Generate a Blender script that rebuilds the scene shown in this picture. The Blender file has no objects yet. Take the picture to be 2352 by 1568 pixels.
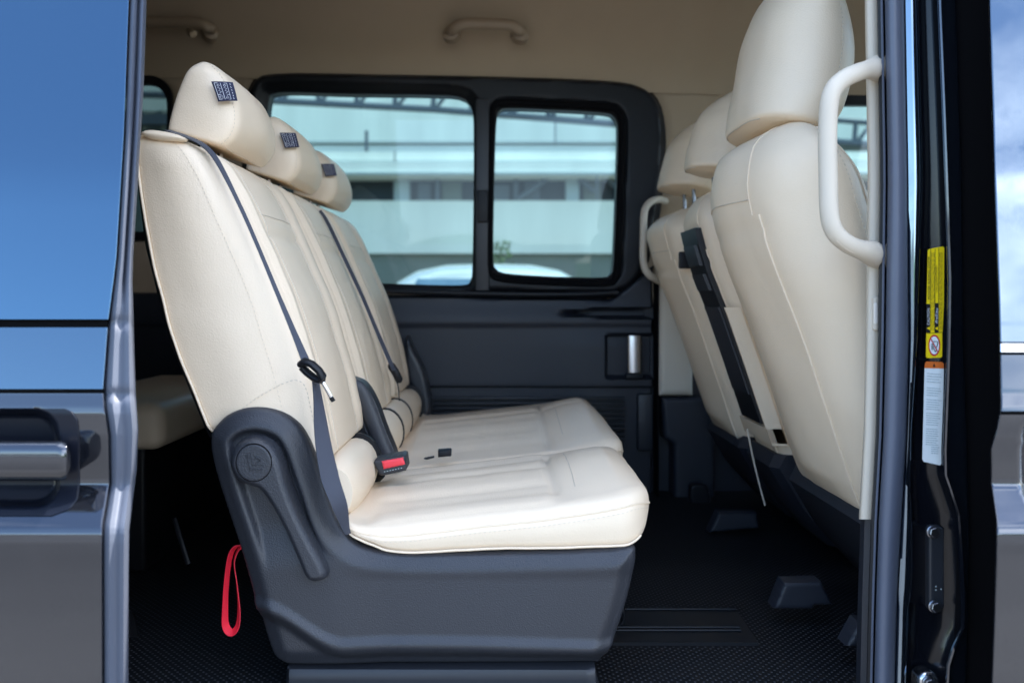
import bpy, bmesh, math, random
import numpy as np
from mathutils import Vector, Matrix, noise as mnoise
random.seed(7); np.random.seed(7)
S = bpy.context.scene
C = bpy.context.collection
R = math.radians
# ---------------------------------------------------------------- camera, world, sun, exposure
CZ = 1.25                      # camera height above the ground
FP, VX, VY = 1918.0, 1150.0, 686.0   # focal length and vanishing point (photo measured at 2352 px wide)
def P(px, py, d):
    """photo position at a real distance d (metres from the camera plane) -> world point"""
    return Vector(((px - VX) / FP * d, d, CZ + (VY - py) / FP * d))
cam_d = bpy.data.cameras.new('camera'); cam = bpy.data.objects.new('camera', cam_d); C.objects.link(cam)
cam.location = (0, 0, CZ); cam.rotation_euler = (R(90), 0, 0)
cam_d.sensor_width = 36; cam_d.lens = 36 * FP / 2352
cam_d.shift_x = (1176 - VX) / 2352; cam_d.shift_y = -(784 - VY) / 2352
cam_d.clip_start = .02; cam_d.clip_end = 900
cam_d.dof.use_dof = True; cam_d.dof.focus_distance = 1.5; cam_d.dof.aperture_fstop = 3.0
S.camera = cam
SUN_EL = 60; SUN_AZ = math.atan2(.96, .20)      # from +Y clockwise
w = bpy.data.worlds.new('World'); S.world = w; w.use_nodes = True
nt = w.node_tree; nt.nodes.clear()
out = nt.nodes.new('ShaderNodeOutputWorld'); bg = nt.nodes.new('ShaderNodeBackground'); bg.inputs[1].default_value = .15
sky = nt.nodes.new('ShaderNodeTexSky'); sky.sky_type = 'NISHITA'; sky.sun_disc = False
sky.sun_elevation = R(SUN_EL); sky.sun_rotation = SUN_AZ; sky.air_density = 1.0; sky.dust_density = .5; sky.ozone_density = 2.0
tc = nt.nodes.new('ShaderNodeTexCoord')
mp = nt.nodes.new('ShaderNodeMapping'); mp.inputs['Scale'].default_value = (1, 1, 2.2)
nz = nt.nodes.new('ShaderNodeTexNoise'); nz.inputs['Scale'].default_value = 2.6; nz.inputs['Detail'].default_value = 9; nz.inputs['Roughness'].default_value = .55
rp = nt.nodes.new('ShaderNodeValToRGB'); rp.color_ramp.elements[0].position = .45; rp.color_ramp.elements[1].position = .66
sep = nt.nodes.new('ShaderNodeSeparateXYZ')
mr = nt.nodes.new('ShaderNodeMapRange'); mr.inputs[1].default_value = .1; mr.inputs[2].default_value = .45
mu = nt.nodes.new('ShaderNodeMath'); mu.operation = 'MULTIPLY'
mx = nt.nodes.new('ShaderNodeMix'); mx.data_type = 'RGBA'
mx.inputs[7].default_value = (11, 11.5, 12.5, 1)
L = nt.links.new
L(tc.outputs['Generated'], mp.inputs[0]); L(mp.outputs[0], nz.inputs[0]); L(nz.outputs[0], rp.inputs[0])
L(tc.outputs['Generated'], sep.inputs[0]); L(sep.outputs[0], mr.inputs[0])
mz = nt.nodes.new('ShaderNodeMapRange'); mz.inputs[1].default_value = .70; mz.inputs[2].default_value = .86  # overhead clouds, added for more light from above
mm = nt.nodes.new('ShaderNodeMath'); mm.operation = 'MAXIMUM'
L(sep.outputs[2], mz.inputs[0]); L(mz.outputs[0], mm.inputs[0]); L(mr.outputs[0], mm.inputs[1])
L(rp.outputs[0], mu.inputs[0]); L(mm.outputs[0], mu.inputs[1]); L(mu.outputs[0], mx.inputs[0])
L(sky.outputs[0], mx.inputs[6]); L(mx.outputs[2], bg.inputs[0]); L(bg.outputs[0], out.inputs[0])
sd = bpy.data.lights.new('sun', 'SUN'); so = bpy.data.objects.new('sun', sd); C.objects.link(so)
sd.energy = 4.0; sd.angle = R(.5); sd.color = (1, .95, .88)
sv = Vector((math.sin(SUN_AZ) * math.cos(R(SUN_EL)), math.cos(SUN_AZ) * math.cos(R(SUN_EL)), math.sin(R(SUN_EL))))
so.rotation_euler = (-sv).to_track_quat('-Z', 'Y').to_euler(); so.location = (0, 0, 12)
S.view_settings.view_transform = 'Standard'; S.view_settings.look = 'None'; S.view_settings.gamma = 1
S.view_settings.exposure = 2.04
S.render.engine = 'CYCLES'
S.cycles.max_bounces = 10; S.cycles.diffuse_bounces = 6; S.cycles.transparent_max_bounces = 12

# ---------------------------------------------------------------- materials
def mat(name, col, rough=.5, metal=0, spec=.5, bump=0, bscale=400, coat=0, var=0, vscale=8, btype='noise', ior=1.5, sheen=0, bdist=.001):
    m = bpy.data.materials.new(name); m.use_nodes = True; n = m.node_tree; b = n.nodes['Principled BSDF']
    b.inputs['Base Color'].default_value = (*col, 1); b.inputs['Roughness'].default_value = rough
    b.inputs['Metallic'].default_value = metal; b.inputs['Specular IOR Level'].default_value = spec; b.inputs['IOR'].default_value = ior
    b.inputs['Coat Weight'].default_value = coat; b.inputs['Coat Roughness'].default_value = .03
    b.inputs['Sheen Weight'].default_value = sheen
    t = n.nodes.new('ShaderNodeTexCoord')
    if var:
        q = n.nodes.new('ShaderNodeTexNoise'); q.inputs['Scale'].default_value = vscale; q.inputs['Detail'].default_value = 5
        x = n.nodes.new('ShaderNodeMix'); x.data_type = 'RGBA'
        x.inputs[6].default_value = (*[c * (1 - var) for c in col], 1); x.inputs[7].default_value = (*[min(1, c * (1 + var)) for c in col], 1)
        n.links.new(t.outputs['Object'], q.inputs[0]); n.links.new(q.outputs[0], x.inputs[0]); n.links.new(x.outputs[2], b.inputs['Base Color'])
        rr = n.nodes.new('ShaderNodeMapRange'); rr.inputs[3].default_value = max(0, rough - .06); rr.inputs[4].default_value = min(1, rough + .08)
        n.links.new(q.outputs[0], rr.inputs[0]); n.links.new(rr.outputs[0], b.inputs['Roughness'])
    if bump:
        if btype == 'voronoi':
            v = n.nodes.new('ShaderNodeTexVoronoi'); v.feature = 'SMOOTH_F1'; o = v.outputs['Distance']
        else:
            v = n.nodes.new('ShaderNodeTexNoise'); v.inputs['Detail'].default_value = 4; o = v.outputs[0]
        v.inputs['Scale'].default_value = bscale
        bp = n.nodes.new('ShaderNodeBump'); bp.inputs['Strength'].default_value = bump; bp.inputs['Distance'].default_value = bdist
        n.links.new(t.outputs['Object'], v.inputs['Vector']); n.links.new(o, bp.inputs['Height']); n.links.new(bp.outputs[0], b.inputs['Normal'])
    return m
M = {}
M['leather'] = mat('cream leather', (.82, .675, .505), .44, bump=.30, bscale=420, btype='voronoi', var=.035, vscale=6, spec=.4)
def creases(m):
    n = m.node_tree; b = n.nodes['Principled BSDF']; old = b.inputs['Normal'].links[0].from_socket
    t = n.nodes.new('ShaderNodeTexCoord'); q = n.nodes.new('ShaderNodeTexNoise'); q.inputs['Scale'].default_value = 14; q.inputs['Detail'].default_value = 3; q.inputs['Distortion'].default_value = 1.2
    bp = n.nodes.new('ShaderNodeBump'); bp.inputs['Strength'].default_value = .18; bp.inputs['Distance'].default_value = .004
    n.links.new(t.outputs['Object'], q.inputs[0]); n.links.new(q.outputs[0], bp.inputs['Height']); n.links.new(old, bp.inputs['Normal']); n.links.new(bp.outputs[0], b.inputs['Normal'])
creases(M['leather'])
M['leather_seam'] = mat('cream seam', (.62, .53, .42), .6)
M['thread'] = mat('cream thread', (.80, .74, .66), .7)
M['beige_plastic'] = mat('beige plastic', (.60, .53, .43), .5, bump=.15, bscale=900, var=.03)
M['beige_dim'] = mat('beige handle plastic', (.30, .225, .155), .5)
M['headliner'] = mat('headliner cloth', (.42, .33, .235), .95, bump=.3, bscale=1200, var=.05, spec=.15)
M['plastic'] = mat('grained charcoal plastic', (.028, .031, .039), .42, bump=.55, bscale=520, btype='voronoi', var=.08, vscale=5)
M['plastic_smooth'] = mat('smooth charcoal plastic', (.021, .024, .031), .42, bump=.1, bscale=900, var=.06)
M['navy_panel'] = mat('dark navy door trim', (.016, .019, .028), .5, bump=.3, bscale=700, var=.15, vscale=4)
M['black_plastic'] = mat('black plastic', (.008, .009, .012), .45, var=.1, spec=.3)
M['black_matt'] = mat('matt black', (.003, .003, .004), .8, spec=.1)
M['rubber'] = mat('door seal rubber', (.085, .10, .14), .42, bump=.15, bscale=300, var=.12, vscale=14)
M['flange'] = mat('door edge paint and seal', (.075, .088, .12), .5, bump=.05, bscale=60, var=.08, vscale=9, spec=.45)
M['paint'] = mat('black gloss paint', (.005, .006, .009), .04, coat=.2, spec=1.0, ior=1.62, bump=.02, bscale=40)
M['glass_dark'] = mat('privacy glass', (.004, .006, .010), .02, spec=1.0, ior=2.0)
M['glass_front'] = mat('front door glass', (.004, .006, .010), .02, spec=1.0, ior=2.0)
M['glass_front'].node_tree.nodes['Principled BSDF'].inputs['Specular Tint'].default_value = (.72, .86, 1, 1)
M['glass_dark'].node_tree.nodes['Principled BSDF'].inputs['Specular Tint'].default_value = (.42, .72, 1, 1)
M['jamb'] = mat('black jamb paint', (.004, .005, .008), .16, spec=.5, ior=1.45, bump=.05, bscale=220)  # same jamb paint; dark mirrored surroundings put in as a weak reflection
M['jamb_gloss'] = mat('gloss jamb flange paint', (.006, .008, .012), .07, spec=1.0, ior=2.4)
M['jamb_gloss'].node_tree.nodes['Principled BSDF'].inputs['Specular Tint'].default_value = (.62, .80, 1, 1)  # mirrored blue sky put into the reflection tint of this jamb paint copy
M['paint'].node_tree.nodes['Principled BSDF'].inputs['Specular Tint'].default_value = (.85, .90, 1, 1)
M['waist_paint'] = mat('black waist paint', (.005, .006, .009), .04, spec=1.0, ior=1.9)
M['waist_paint'].node_tree.nodes['Principled BSDF'].inputs['Specular Tint'].default_value = (.5, .75, 1, 1)  # bluer sky reflection tinted into this copy of the black door paint
M['cup'] = mat('dark handle cup', (.005, .007, .014), .35, spec=.3)
M['chrome'] = mat('chrome', (.8, .8, .82), .08, metal=1)
M['satin_metal'] = mat('satin chrome', (.62, .64, .68), .25, metal=1)
M['zinc'] = mat('zinc bolt', (.25, .26, .29), .3, metal=1)
M['belt'] = mat('belt webbing', (.033, .039, .060), .6, bump=.6, bscale=900, sheen=.2)
M['red'] = mat('red button', (.80, .05, .07), .3)
M['redstrap'] = mat('red strap', (.85, .02, .05), .6, bump=.5, bscale=900)
M['redstrap'].node_tree.nodes['Principled BSDF'].inputs['Emission Strength'].default_value = 0
M['tag'] = mat('navy cloth tag', (.020, .024, .060), .8, bump=.5, bscale=1500)
M['white_print'] = mat('white print', (.75, .76, .78), .6)
M['yellow'] = mat('yellow sticker', (.98, .72, .01), .35)
M['dark_yellow'] = mat('small sticker print', (.25, .18, .01), .5)
M['orange'] = mat('orange sticker', (.75, .17, .03), .4)
M['sticker_white'] = mat('white sticker', (.86, .92, .93), .4)
M['grey_print'] = mat('grey print', (.42, .50, .52), .5)
M['black_print'] = mat('black print', (.01, .01, .01), .5)
M['red_print'] = mat('red print', (.60, .03, .04), .5)
M['asphalt'] = mat('asphalt', (.105, .102, .098), .9, bump=.4, bscale=60, var=.8, vscale=.5, bdist=.01)
def stretch(m, sc_):
    n = m.node_tree; q = [x for x in n.nodes if x.type == 'TEX_NOISE'][0]; mp_ = n.nodes.new('ShaderNodeMapping'); mp_.inputs['Scale'].default_value = sc_
    n.links.new(q.inputs[0].links[0].from_socket, mp_.inputs[0]); n.links.new(mp_.outputs[0], q.inputs[0])
stretch(M['asphalt'], (.25, 2.2, 1))
M['wall_white'] = mat('painted wall', (.78, .75, .66), .8, var=.22, vscale=1.2)
stretch(M['wall_white'], (1.6, 1.6, .25))
M['wall_grey'] = mat('grey ledge', (.38, .42, .43), .8, var=.1, vscale=.5)
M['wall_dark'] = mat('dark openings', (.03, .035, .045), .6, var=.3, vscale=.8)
M['steel'] = mat('painted steel', (.10, .11, .13), .6)
M['concrete'] = mat('weathered concrete', (.16, .17, .15), .9, var=.25, vscale=.6)
M['car_white'] = mat('white car paint', (.26, .28, .30), .1, coat=1)
M['tyre'] = mat('tyre', (.02, .02, .02), .8)
M['leaf'] = mat('leaf', (.06, .11, .03), .7, var=.4, vscale=3)
M['trunk'] = mat('bark', (.12, .09, .06), .9)
def thin_glass(name, tint, rough=.01, refl=1.5):
    m = bpy.data.materials.new(name); m.use_nodes = True; n = m.node_tree; n.nodes.clear()
    o = n.nodes.new('ShaderNodeOutputMaterial'); t = n.nodes.new('ShaderNodeBsdfTransparent'); t.inputs[0].default_value = (*tint, 1)
    g = n.nodes.new('ShaderNodeBsdfGlossy'); g.inputs['Roughness'].default_value = rough
    f = n.nodes.new('ShaderNodeFresnel'); f.inputs[0].default_value = refl; x = n.nodes.new('ShaderNodeMixShader')
    n.links.new(f.outputs[0], x.inputs[0]); n.links.new(t.outputs[0], x.inputs[1]); n.links.new(g.outputs[0], x.inputs[2]); n.links.new(x.outputs[0], o.inputs[0])
    return m
M['tint'] = thin_glass('tinted window glass', (.40, .585, .575))
M['rear_tint'] = thin_glass('dark privacy glass', (.10, .15, .145))
M['clear'] = thin_glass('clear glass', (.85, .9, .9))
def mat_mat():
    m = mat('studded rubber floor', (.007, .009, .014), .6, spec=.25); n = m.node_tree; b = n.nodes['Principled BSDF']
    t = n.nodes.new('ShaderNodeTexCoord'); mpn = n.nodes.new('ShaderNodeMapping'); mpn.inputs['Rotation'].default_value = (0, 0, R(45)); mpn.inputs['Scale'].default_value = (96, 96, 96)
    fr = n.nodes.new('ShaderNodeVectorMath'); fr.operation = 'FRACTION'
    sb = n.nodes.new('ShaderNodeVectorMath'); sb.operation = 'SUBTRACT'; sb.inputs[1].default_value = (.5, .5, 0)
    ml = n.nodes.new('ShaderNodeVectorMath'); ml.operation = 'MULTIPLY'; ml.inputs[1].default_value = (1, 1, 0)
    ln = n.nodes.new('ShaderNodeVectorMath'); ln.operation = 'LENGTH'
    r_ = n.nodes.new('ShaderNodeMapRange'); r_.inputs[1].default_value = .24; r_.inputs[2].default_value = .14
    x = n.nodes.new('ShaderNodeMix'); x.data_type = 'RGBA'; x.inputs[6].default_value = (.003, .004, .006, 1); x.inputs[7].default_value = (.07, .075, .09, 1)
    bp = n.nodes.new('ShaderNodeBump'); bp.inputs['Strength'].default_value = .9; bp.inputs['Distance'].default_value = .003
    k = n.links.new
    k(t.outputs['Object'], mpn.inputs[0]); k(mpn.outputs[0], fr.inputs[0]); k(fr.outputs[0], sb.inputs[0]); k(sb.outputs[0], ml.inputs[0]); k(ml.outputs[0], ln.inputs[0])
    k(ln.outputs['Value'], r_.inputs[0]); k(r_.outputs[0], x.inputs[0]); k(x.outputs[2], b.inputs['Base Color']); k(r_.outputs[0], bp.inputs['Height']); k(bp.outputs[0], b.inputs['Normal'])
    return m
M['mat'] = mat_mat()

def smears(m, amt, sc_=6):
    n = m.node_tree; b = n.nodes['Principled BSDF']; t = n.nodes.new('ShaderNodeTexCoord'); q = n.nodes.new('ShaderNodeTexNoise')
    q.inputs['Scale'].default_value = sc_; q.inputs['Detail'].default_value = 8; q.inputs['Roughness'].default_value = .7; q.inputs['Distortion'].default_value = .6
    a = n.nodes.new('ShaderNodeMapRange'); a.inputs[1].default_value = .5; a.inputs[2].default_value = .75; a.inputs[3].default_value = b.inputs['Roughness'].default_value; a.inputs[4].default_value = amt
    n.links.new(t.outputs['Object'], q.inputs[0]); n.links.new(q.outputs[0], a.inputs[0]); n.links.new(a.outputs[0], b.inputs['Roughness'])
for k_ in ('glass_dark', 'glass_front', 'paint', 'waist_paint', 'jamb_gloss'): smears(M[k_], .22)
# ---------------------------------------------------------------- helpers
def obj(name, bm, m, parent=None, smooth=True, angle=40, label=None):
    if isinstance(bm, bpy.types.Mesh): me = bm
    else:
        bmesh.ops.recalc_face_normals(bm, faces=bm.faces[:]) if getattr(bm, 'is_valid', True) else None
        me = bpy.data.meshes.new(name); bm.to_mesh(me); bm.free()
    me.materials.clear(); me.materials.append(M[m] if isinstance(m, str) else m)
    if smooth:
        me.polygons.foreach_set('use_smooth', [True] * len(me.polygons))
        if angle: me.set_sharp_from_angle(angle=R(angle))
    o = bpy.data.objects.new(name, me); C.objects.link(o)
    if parent:
        o.parent = parent; o.matrix_parent_inverse = Matrix.Translation(-wloc(parent))
    if label: o['label'] = label
    return o
def wloc(o):
    v = Vector(o.location)
    if o.parent: v = v      # parts carry world-space meshes: their origin is the world origin
    return v if o.type == 'EMPTY' else Vector((0, 0, 0))
def thing(name, label, cat, loc=(0, 0, 0), group=None):
    o = bpy.data.objects.new(name, None); C.objects.link(o); o.location = loc; o.empty_display_size = .1
    o['label'] = label; o['category'] = cat
    if group: o['group'] = group
    return o
def tag(o, label, cat, group=None):
    o['label'] = label; o['category'] = cat
    if group: o['group'] = group
    return o
def cat_rom(pts, n, closed=False):
    """resample a Catmull-Rom curve through pts to n points, even arc length"""
    p = [np.array(q, float) for q in pts]
    if closed: ext = [p[-1]] + p + [p[0], p[1]]
    else: ext = [2 * p[0] - p[1]] + p + [2 * p[-1] - p[-2]]
    res = []
    segs = len(p) if closed else len(p) - 1
    for i in range(segs):
        a, b, c, d = ext[i:i + 4]
        for k in range(16):
            t = k / 16
            res.append(.5 * ((2 * b) + (c - a) * t + (2 * a - 5 * b + 4 * c - d) * t * t + (3 * b - a - 3 * c + d) * t ** 3))
    res.append(p[0] if closed else p[-1])
    res = np.array(res); s = np.r_[0, np.cumsum(np.linalg.norm(np.diff(res, axis=0), axis=1))]
    q = np.linspace(0, s[-1], n + 1)[:-1] if closed else (np.array(n) * s[-1] if isinstance(n, (list, np.ndarray)) else np.linspace(0, s[-1], n))
    return np.stack([np.interp(q, s, res[:, k]) for k in range(res.shape[1])], 1)
def box(bm, lo, hi):
    x0, y0, z0 = lo; x1, y1, z1 = hi
    v = [bm.verts.new(q) for q in [(x0, y0, z0), (x1, y0, z0), (x1, y1, z0), (x0, y1, z0), (x0, y0, z1), (x1, y0, z1), (x1, y1, z1), (x0, y1, z1)]]
    for f in [(0, 1, 2, 3), (4, 5, 6, 7), (0, 1, 5, 4), (1, 2, 6, 5), (2, 3, 7, 6), (3, 0, 4, 7)]: bm.faces.new([v[i] for i in f])
def bbox(lo, hi, bev=0, seg=3):
    bm = bmesh.new(); box(bm, lo, hi); bmesh.ops.recalc_face_normals(bm, faces=bm.faces[:])
    if bev: bmesh.ops.bevel(bm, geom=bm.edges[:], offset=bev, segments=seg, profile=.5, affect='EDGES')
    return bm
def tube(bm, path, r, seg=10, ry=None, cap=True, up=Vector((0, 1, 0))):
    """sweep an ellipse (r along the side axis, ry along `up`) down a path; r may be a list"""
    path = [Vector(q) for q in path]; n = len(path); rings = []
    for i, p in enumerate(path):
        t = (path[min(i + 1, n - 1)] - path[max(i - 1, 0)]).normalized()
        s = t.cross(up)
        if s.length < 1e-4: s = t.cross(Vector((0, 0, 1)))
        s.normalize(); u = s.cross(t).normalized()
        ri = r[i] if isinstance(r, (list, np.ndarray)) else r; rj = ri if ry is None else (ry[i] if isinstance(ry, (list, np.ndarray)) else ry)
        rings.append([bm.verts.new(p + s * (ri * math.cos(a)) + u * (rj * math.sin(a))) for a in [2 * math.pi * k / seg for k in range(seg)]])
    for a, b in zip(rings[:-1], rings[1:]):
        for k in range(seg): bm.faces.new((a[k], a[(k + 1) % seg], b[(k + 1) % seg], b[k]))
    if cap:
        bm.faces.new(rings[0]); bm.faces.new(rings[-1][::-1])
    return bm
def ptube(pts, r, n=40, seg=10, ry=None, up=Vector((0, 1, 0))):
    """tube through photo points (px, py, d)"""
    w3 = cat_rom([P(*q) for q in pts], n)
    return tube(bmesh.new(), [Vector(q) for q in w3], r, seg, ry, up=up)
def stitches(path, r=.0005, ln=.004, gap=.003, off=Vector((0, 0, 0))):
    bm = bmesh.new(); path = np.array([list(p) for p in path]); s = np.r_[0, np.cumsum(np.linalg.norm(np.diff(path, axis=0), axis=1))]
    q = 0
    f = lambda a: Vector([np.interp(a, s, path[:, k]) for k in range(3)]) + off
    while q + ln < s[-1]:
        tube(bm, [f(q), f(q + ln / 2), f(q + ln)], [r * .6, r, r * .6], 5); q += ln + gap
    return bm
def grid_mesh(rows, closed=False, cap=False):
    bm = bmesh.new(); V = [[bm.verts.new(p) for p in r] for r in rows]
    for a, b in zip(V[:-1], V[1:]):
        m = len(a)
        for k in range(m if closed else m - 1): bm.faces.new((a[k], a[(k + 1) % m], b[(k + 1) % m], b[k]))
    if cap and closed:
        bm.faces.new(V[0]); bm.faces.new(V[-1][::-1])
    return bm
NF, NC, NS, NR = 37, 7, 9, 17
J_NEAR_FRONT = -NC // 2
def seat_body(F, Rr, y0, y1, ref=None, n=56, rc=.03, re0=.03, re1=.04, kh=1.0, fd=None, side=.008, rear=.01, crown=.01, lumpy=.0015, rcr=None, smooth=0):
    """a padded body: F and Rr are the front and rear side-profiles (photo px at distance ref), stretched from y0 to y1.
    returns bmesh, grid of points [t][j]; j 0..NF-1 is the front face from near to far"""
    cv = lambda a: [((P(q[0], q[1], ref).x), (P(q[0], q[1], ref).z)) for q in a] if ref else a
    ts = np.array([.5 - .5 * math.cos(math.pi * k / (n - 1)) for k in range(n)]) * .55 + np.linspace(0, 1, n) * .45
    f = cat_rom(cv(F), ts); r = cat_rom(cv(Rr), ts); mid = (f + r) / 2
    s = np.r_[0, np.cumsum(np.linalg.norm(np.diff(mid, axis=0), axis=1))]; T = s[-1]
    grid = []
    for i in range(n):
        q = 0; qh = 0
        for e, re in ((s[i], re0), (T - s[i], re1)):
            if e < re:
                a = re * (1 - math.sqrt(max(0, 1 - (1 - e / re) ** 2))); q = max(q, a)
        h = np.linalg.norm(f[i] - r[i]) / 2; u = (f[i] - r[i]) / (2 * h); W = (y1 - y0) / 2 - q; h = max(h - q * kh, h * .25)
        yc = (y0 + y1) / 2; rr = min(rc, h * .9, W * .9); r2 = min(rcr or rc, h * .9, W * .9); t = s[i] / T; m = mid[i]; sec = []
        def put(a, b):
            p = m + u * a; sec.append(Vector((p[0], yc + b, p[1])))
        env = min(1, s[i] / .05, (T - s[i]) / .05)
        for k in range(NF):
            bn = -1 + 2 * k / (NF - 1); b = bn * (W - rr); d = crown * (1 - bn * bn) ** 2 * env
            if fd: d += fd(bn * (W - rr) / ((y1 - y0) / 2), t) * env
            put(h + d, b)
        for k in range(1, NC + 1):
            a = math.pi / 2 * k / (NC + 1); put(h - rr + rr * math.cos(a), W - rr + rr * math.sin(a))
        for k in range(NS):
            a = 1 - k / (NS - 1); a = (h - rr) * a - (h - r2) * (1 - a); a /= h; put(a * h, W + side * (1 - a * a) ** 2 * env)
        for k in range(1, NC + 1):
            a = math.pi / 2 * k / (NC + 1); put(-(h - r2) - r2 * math.sin(a), W - r2 + r2 * math.cos(a))
        for k in range(NR):
            bn = 1 - 2 * k / (NR - 1); put(-h - rear * (1 - bn * bn) * env, bn * (W - r2))
        for k in range(1, NC + 1):
            a = math.pi / 2 * k / (NC + 1); put(-(h - r2) - r2 * math.cos(a), -(W - r2) - r2 * math.sin(a))
        for k in range(NS):
            a = k / (NS - 1); a = (h - rr) * a - (h - r2) * (1 - a); a /= h; put(a * h, -W - side * (1 - a * a) ** 2 * env)
        for k in range(1, NC + 1):
            a = math.pi / 2 * k / (NC + 1); put(h - rr + rr * math.sin(a), -(W - rr) - rr * math.cos(a))
        grid.append(sec)
    for _ in range(smooth):
        for i, sec in enumerate(grid):
            m_ = len(sec); grid[i] = [(sec[j - 1] + 2 * sec[j] + sec[(j + 1) % m_]) * .25 for j in range(m_)]
    if lumpy:
        for sec in grid:
            for v in sec:
                k = lumpy * (mnoise.noise(v * 9) + .5 * mnoise.noise(v * 23)); v.x += k; v.z += k; v.y += k
    return grid_mesh(grid, closed=True, cap=True), grid
def row(grid, j, a=0, b=1):
    n = len(grid); return [grid[i][j] for i in range(int(a * (n - 1)), int(b * (n - 1)) + 1)]
def ss(a, b, x):
    t = max(0, min(1, (x - a) / (b - a))); return t * t * (3 - 2 * t)
def ga(x, m, s): return math.exp(-((x - m) / s) ** 2)
def relief(outer, holes, d, hf, cell=.006, thick=.03, raw=False):
    """sheet cut to an outline (photo px at distance d, or world xz when raw), pushed toward the camera by hf(x,z,edge distance)"""
    cv = lambda a: np.array([[P(q[0], q[1], d).x, P(q[0], q[1], d).z] for q in a]) if not raw else np.array(a, float)
    loops = [cv(outer)] + [cv(h) for h in holes]
    A = np.concatenate(loops); B = np.concatenate([np.roll(l, -1, 0) for l in loops]); O = loops[0]
    x0, z0 = O.min(0) - cell * 1.5; x1, z1 = O.max(0) + cell * 1.5
    gx = np.arange(x0, x1 + cell, cell); gz = np.arange(z0, z1 + cell, cell); X, Z = np.meshgrid(gx, gz, indexing='ij'); Q = np.stack([X.ravel(), Z.ravel()], 1)
    ins = np.zeros(len(Q), bool); best = np.full(len(Q), 1e9); near = np.zeros_like(Q)
    for a, b in zip(A, B):
        if a[1] != b[1]:
            c = ((a[1] > Q[:, 1]) != (b[1] > Q[:, 1])) & (Q[:, 0] < (b[0] - a[0]) * (Q[:, 1] - a[1]) / (b[1] - a[1]) + a[0]); ins ^= c
        e = b - a; L2 = e @ e
        if L2 < 1e-12: continue
        t = np.clip(((Q - a) @ e) / L2, 0, 1); pr = a + t[:, None] * e; dd = np.hypot(*(Q - pr).T); k = dd < best; best[k] = dd[k]; near[k] = pr[k]
    ins = ins.reshape(X.shape); best = best.reshape(X.shape); near = near.reshape(X.shape + (2,)); bm = bmesh.new(); vs = {}
    def vert(i, j):
        if (i, j) in vs: return vs[i, j]
        if ins[i, j]: x, z, e = X[i, j], Z[i, j], best[i, j]
        else: x, z = near[i, j]; e = 0
        v = bm.verts.new((x, d - hf(x, z, e), z)); vs[i, j] = v; return v
    for i in range(X.shape[0] - 1):
        for j in range(X.shape[1] - 1):
            if ins[i:i + 2, j:j + 2].any():
                try: bm.faces.new((vert(i, j), vert(i + 1, j), vert(i + 1, j + 1), vert(i, j + 1)))
                except ValueError: pass
    bmesh.ops.remove_doubles(bm, verts=bm.verts[:], dist=cell * .04)
    be = [e for e in bm.edges if len(e.link_faces) == 1]
    if thick and be:
        r = bmesh.ops.extrude_edge_only(bm, edges=be)
        for v in [g for g in r['geom'] if isinstance(g, bmesh.types.BMVert)]: v.co.y += thick
    return bm
def rround(x0, y0, x1, y1, r, n=8):
    o = []
    rs = r if isinstance(r, (list, tuple)) else [r] * 4       # tl tr br bl
    for cx, cy, a0, q in ((x0 + rs[0], y0 + rs[0], 180, rs[0]), (x1 - rs[1], y0 + rs[1], 270, rs[1]), (x1 - rs[2], y1 - rs[2], 0, rs[2]), (x0 + rs[3], y1 - rs[3], 90, rs[3])):
        for k in range(n + 1):
            a = R(a0 + 90 * k / n); o.append((cx + q * math.cos(a), cy + q * math.sin(a)))
    return o
def edge_round(r): return lambda x, z, e: math.sqrt(max(0, r * r - (r - min(e, r)) ** 2))
def text_mesh(body, size):
    cu = bpy.data.curves.new('lettering', 'FONT'); cu.body = body; cu.size = size; cu.align_x = 'CENTER'; cu.align_y = 'CENTER'; cu.extrude = .0001
    o = bpy.data.objects.new('lettering', cu); C.objects.link(o); bpy.context.view_layer.update()
    me = bpy.data.meshes.new_from_object(o.evaluated_get(bpy.context.evaluated_depsgraph_get())); bpy.data.objects.remove(o)
    return me
def add_text(body, pos, width, rot, m, parent, height=None):
    """text on a panel facing -Y; fits to `width`; rot about the view axis in degrees"""
    me = text_mesh(body, .01); xs = [v.co.x for v in me.vertices]; ys = [v.co.y for v in me.vertices]
    if not xs: return None
    sx = width / (max(xs) - min(xs)); sy = sx if height is None else height / (max(ys) - min(ys))
    cx = (max(xs) + min(xs)) / 2; cy = (max(ys) + min(ys)) / 2
    me.transform(Matrix.Translation(pos) @ Matrix.Rotation(R(90), 4, 'X') @ Matrix.Rotation(R(rot), 4, 'Z') @ Matrix.Diagonal((sx, sy, 1, 1)) @ Matrix.Translation((-cx, -cy, 0)))
    return obj('lettering', me, m, parent, smooth=False)
def bars(bm, segs, d, wpx):
    """thin printed strokes: list of ((x0,y0),(x1,y1)) photo px"""
    for a, b in segs:
        p, q = P(*a, d), P(*b, d); t = (q - p); L_ = t.length
        if L_ < 1e-6: continue
        t /= L_; s = Vector((-t.z, 0, t.x)) * (wpx / FP * d / 2); yo = Vector((0, -.0003, 0))
        lo = [bm.verts.new(v) for v in (p - s, q - s, q + s, p + s)]; hi = [bm.verts.new(v + yo) for v in (p - s, q - s, q + s, p + s)]
        bm.faces.new(hi)
        for k in range(4): bm.faces.new((lo[k], lo[(k + 1) % 4], hi[(k + 1) % 4], hi[k]))
    return bm

# ================================================================ SETTING
bm = bmesh.new()
for sx in range(-6, 6):
    pass
v = [bm.verts.new(q) for q in ((-300, -300, 0), (300, -300, 0), (300, 300, 0), (-300, 300, 0))]; bm.faces.new(v)
g = obj('ground', bm, 'asphalt', smooth=False); g['kind'] = 'structure'

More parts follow.
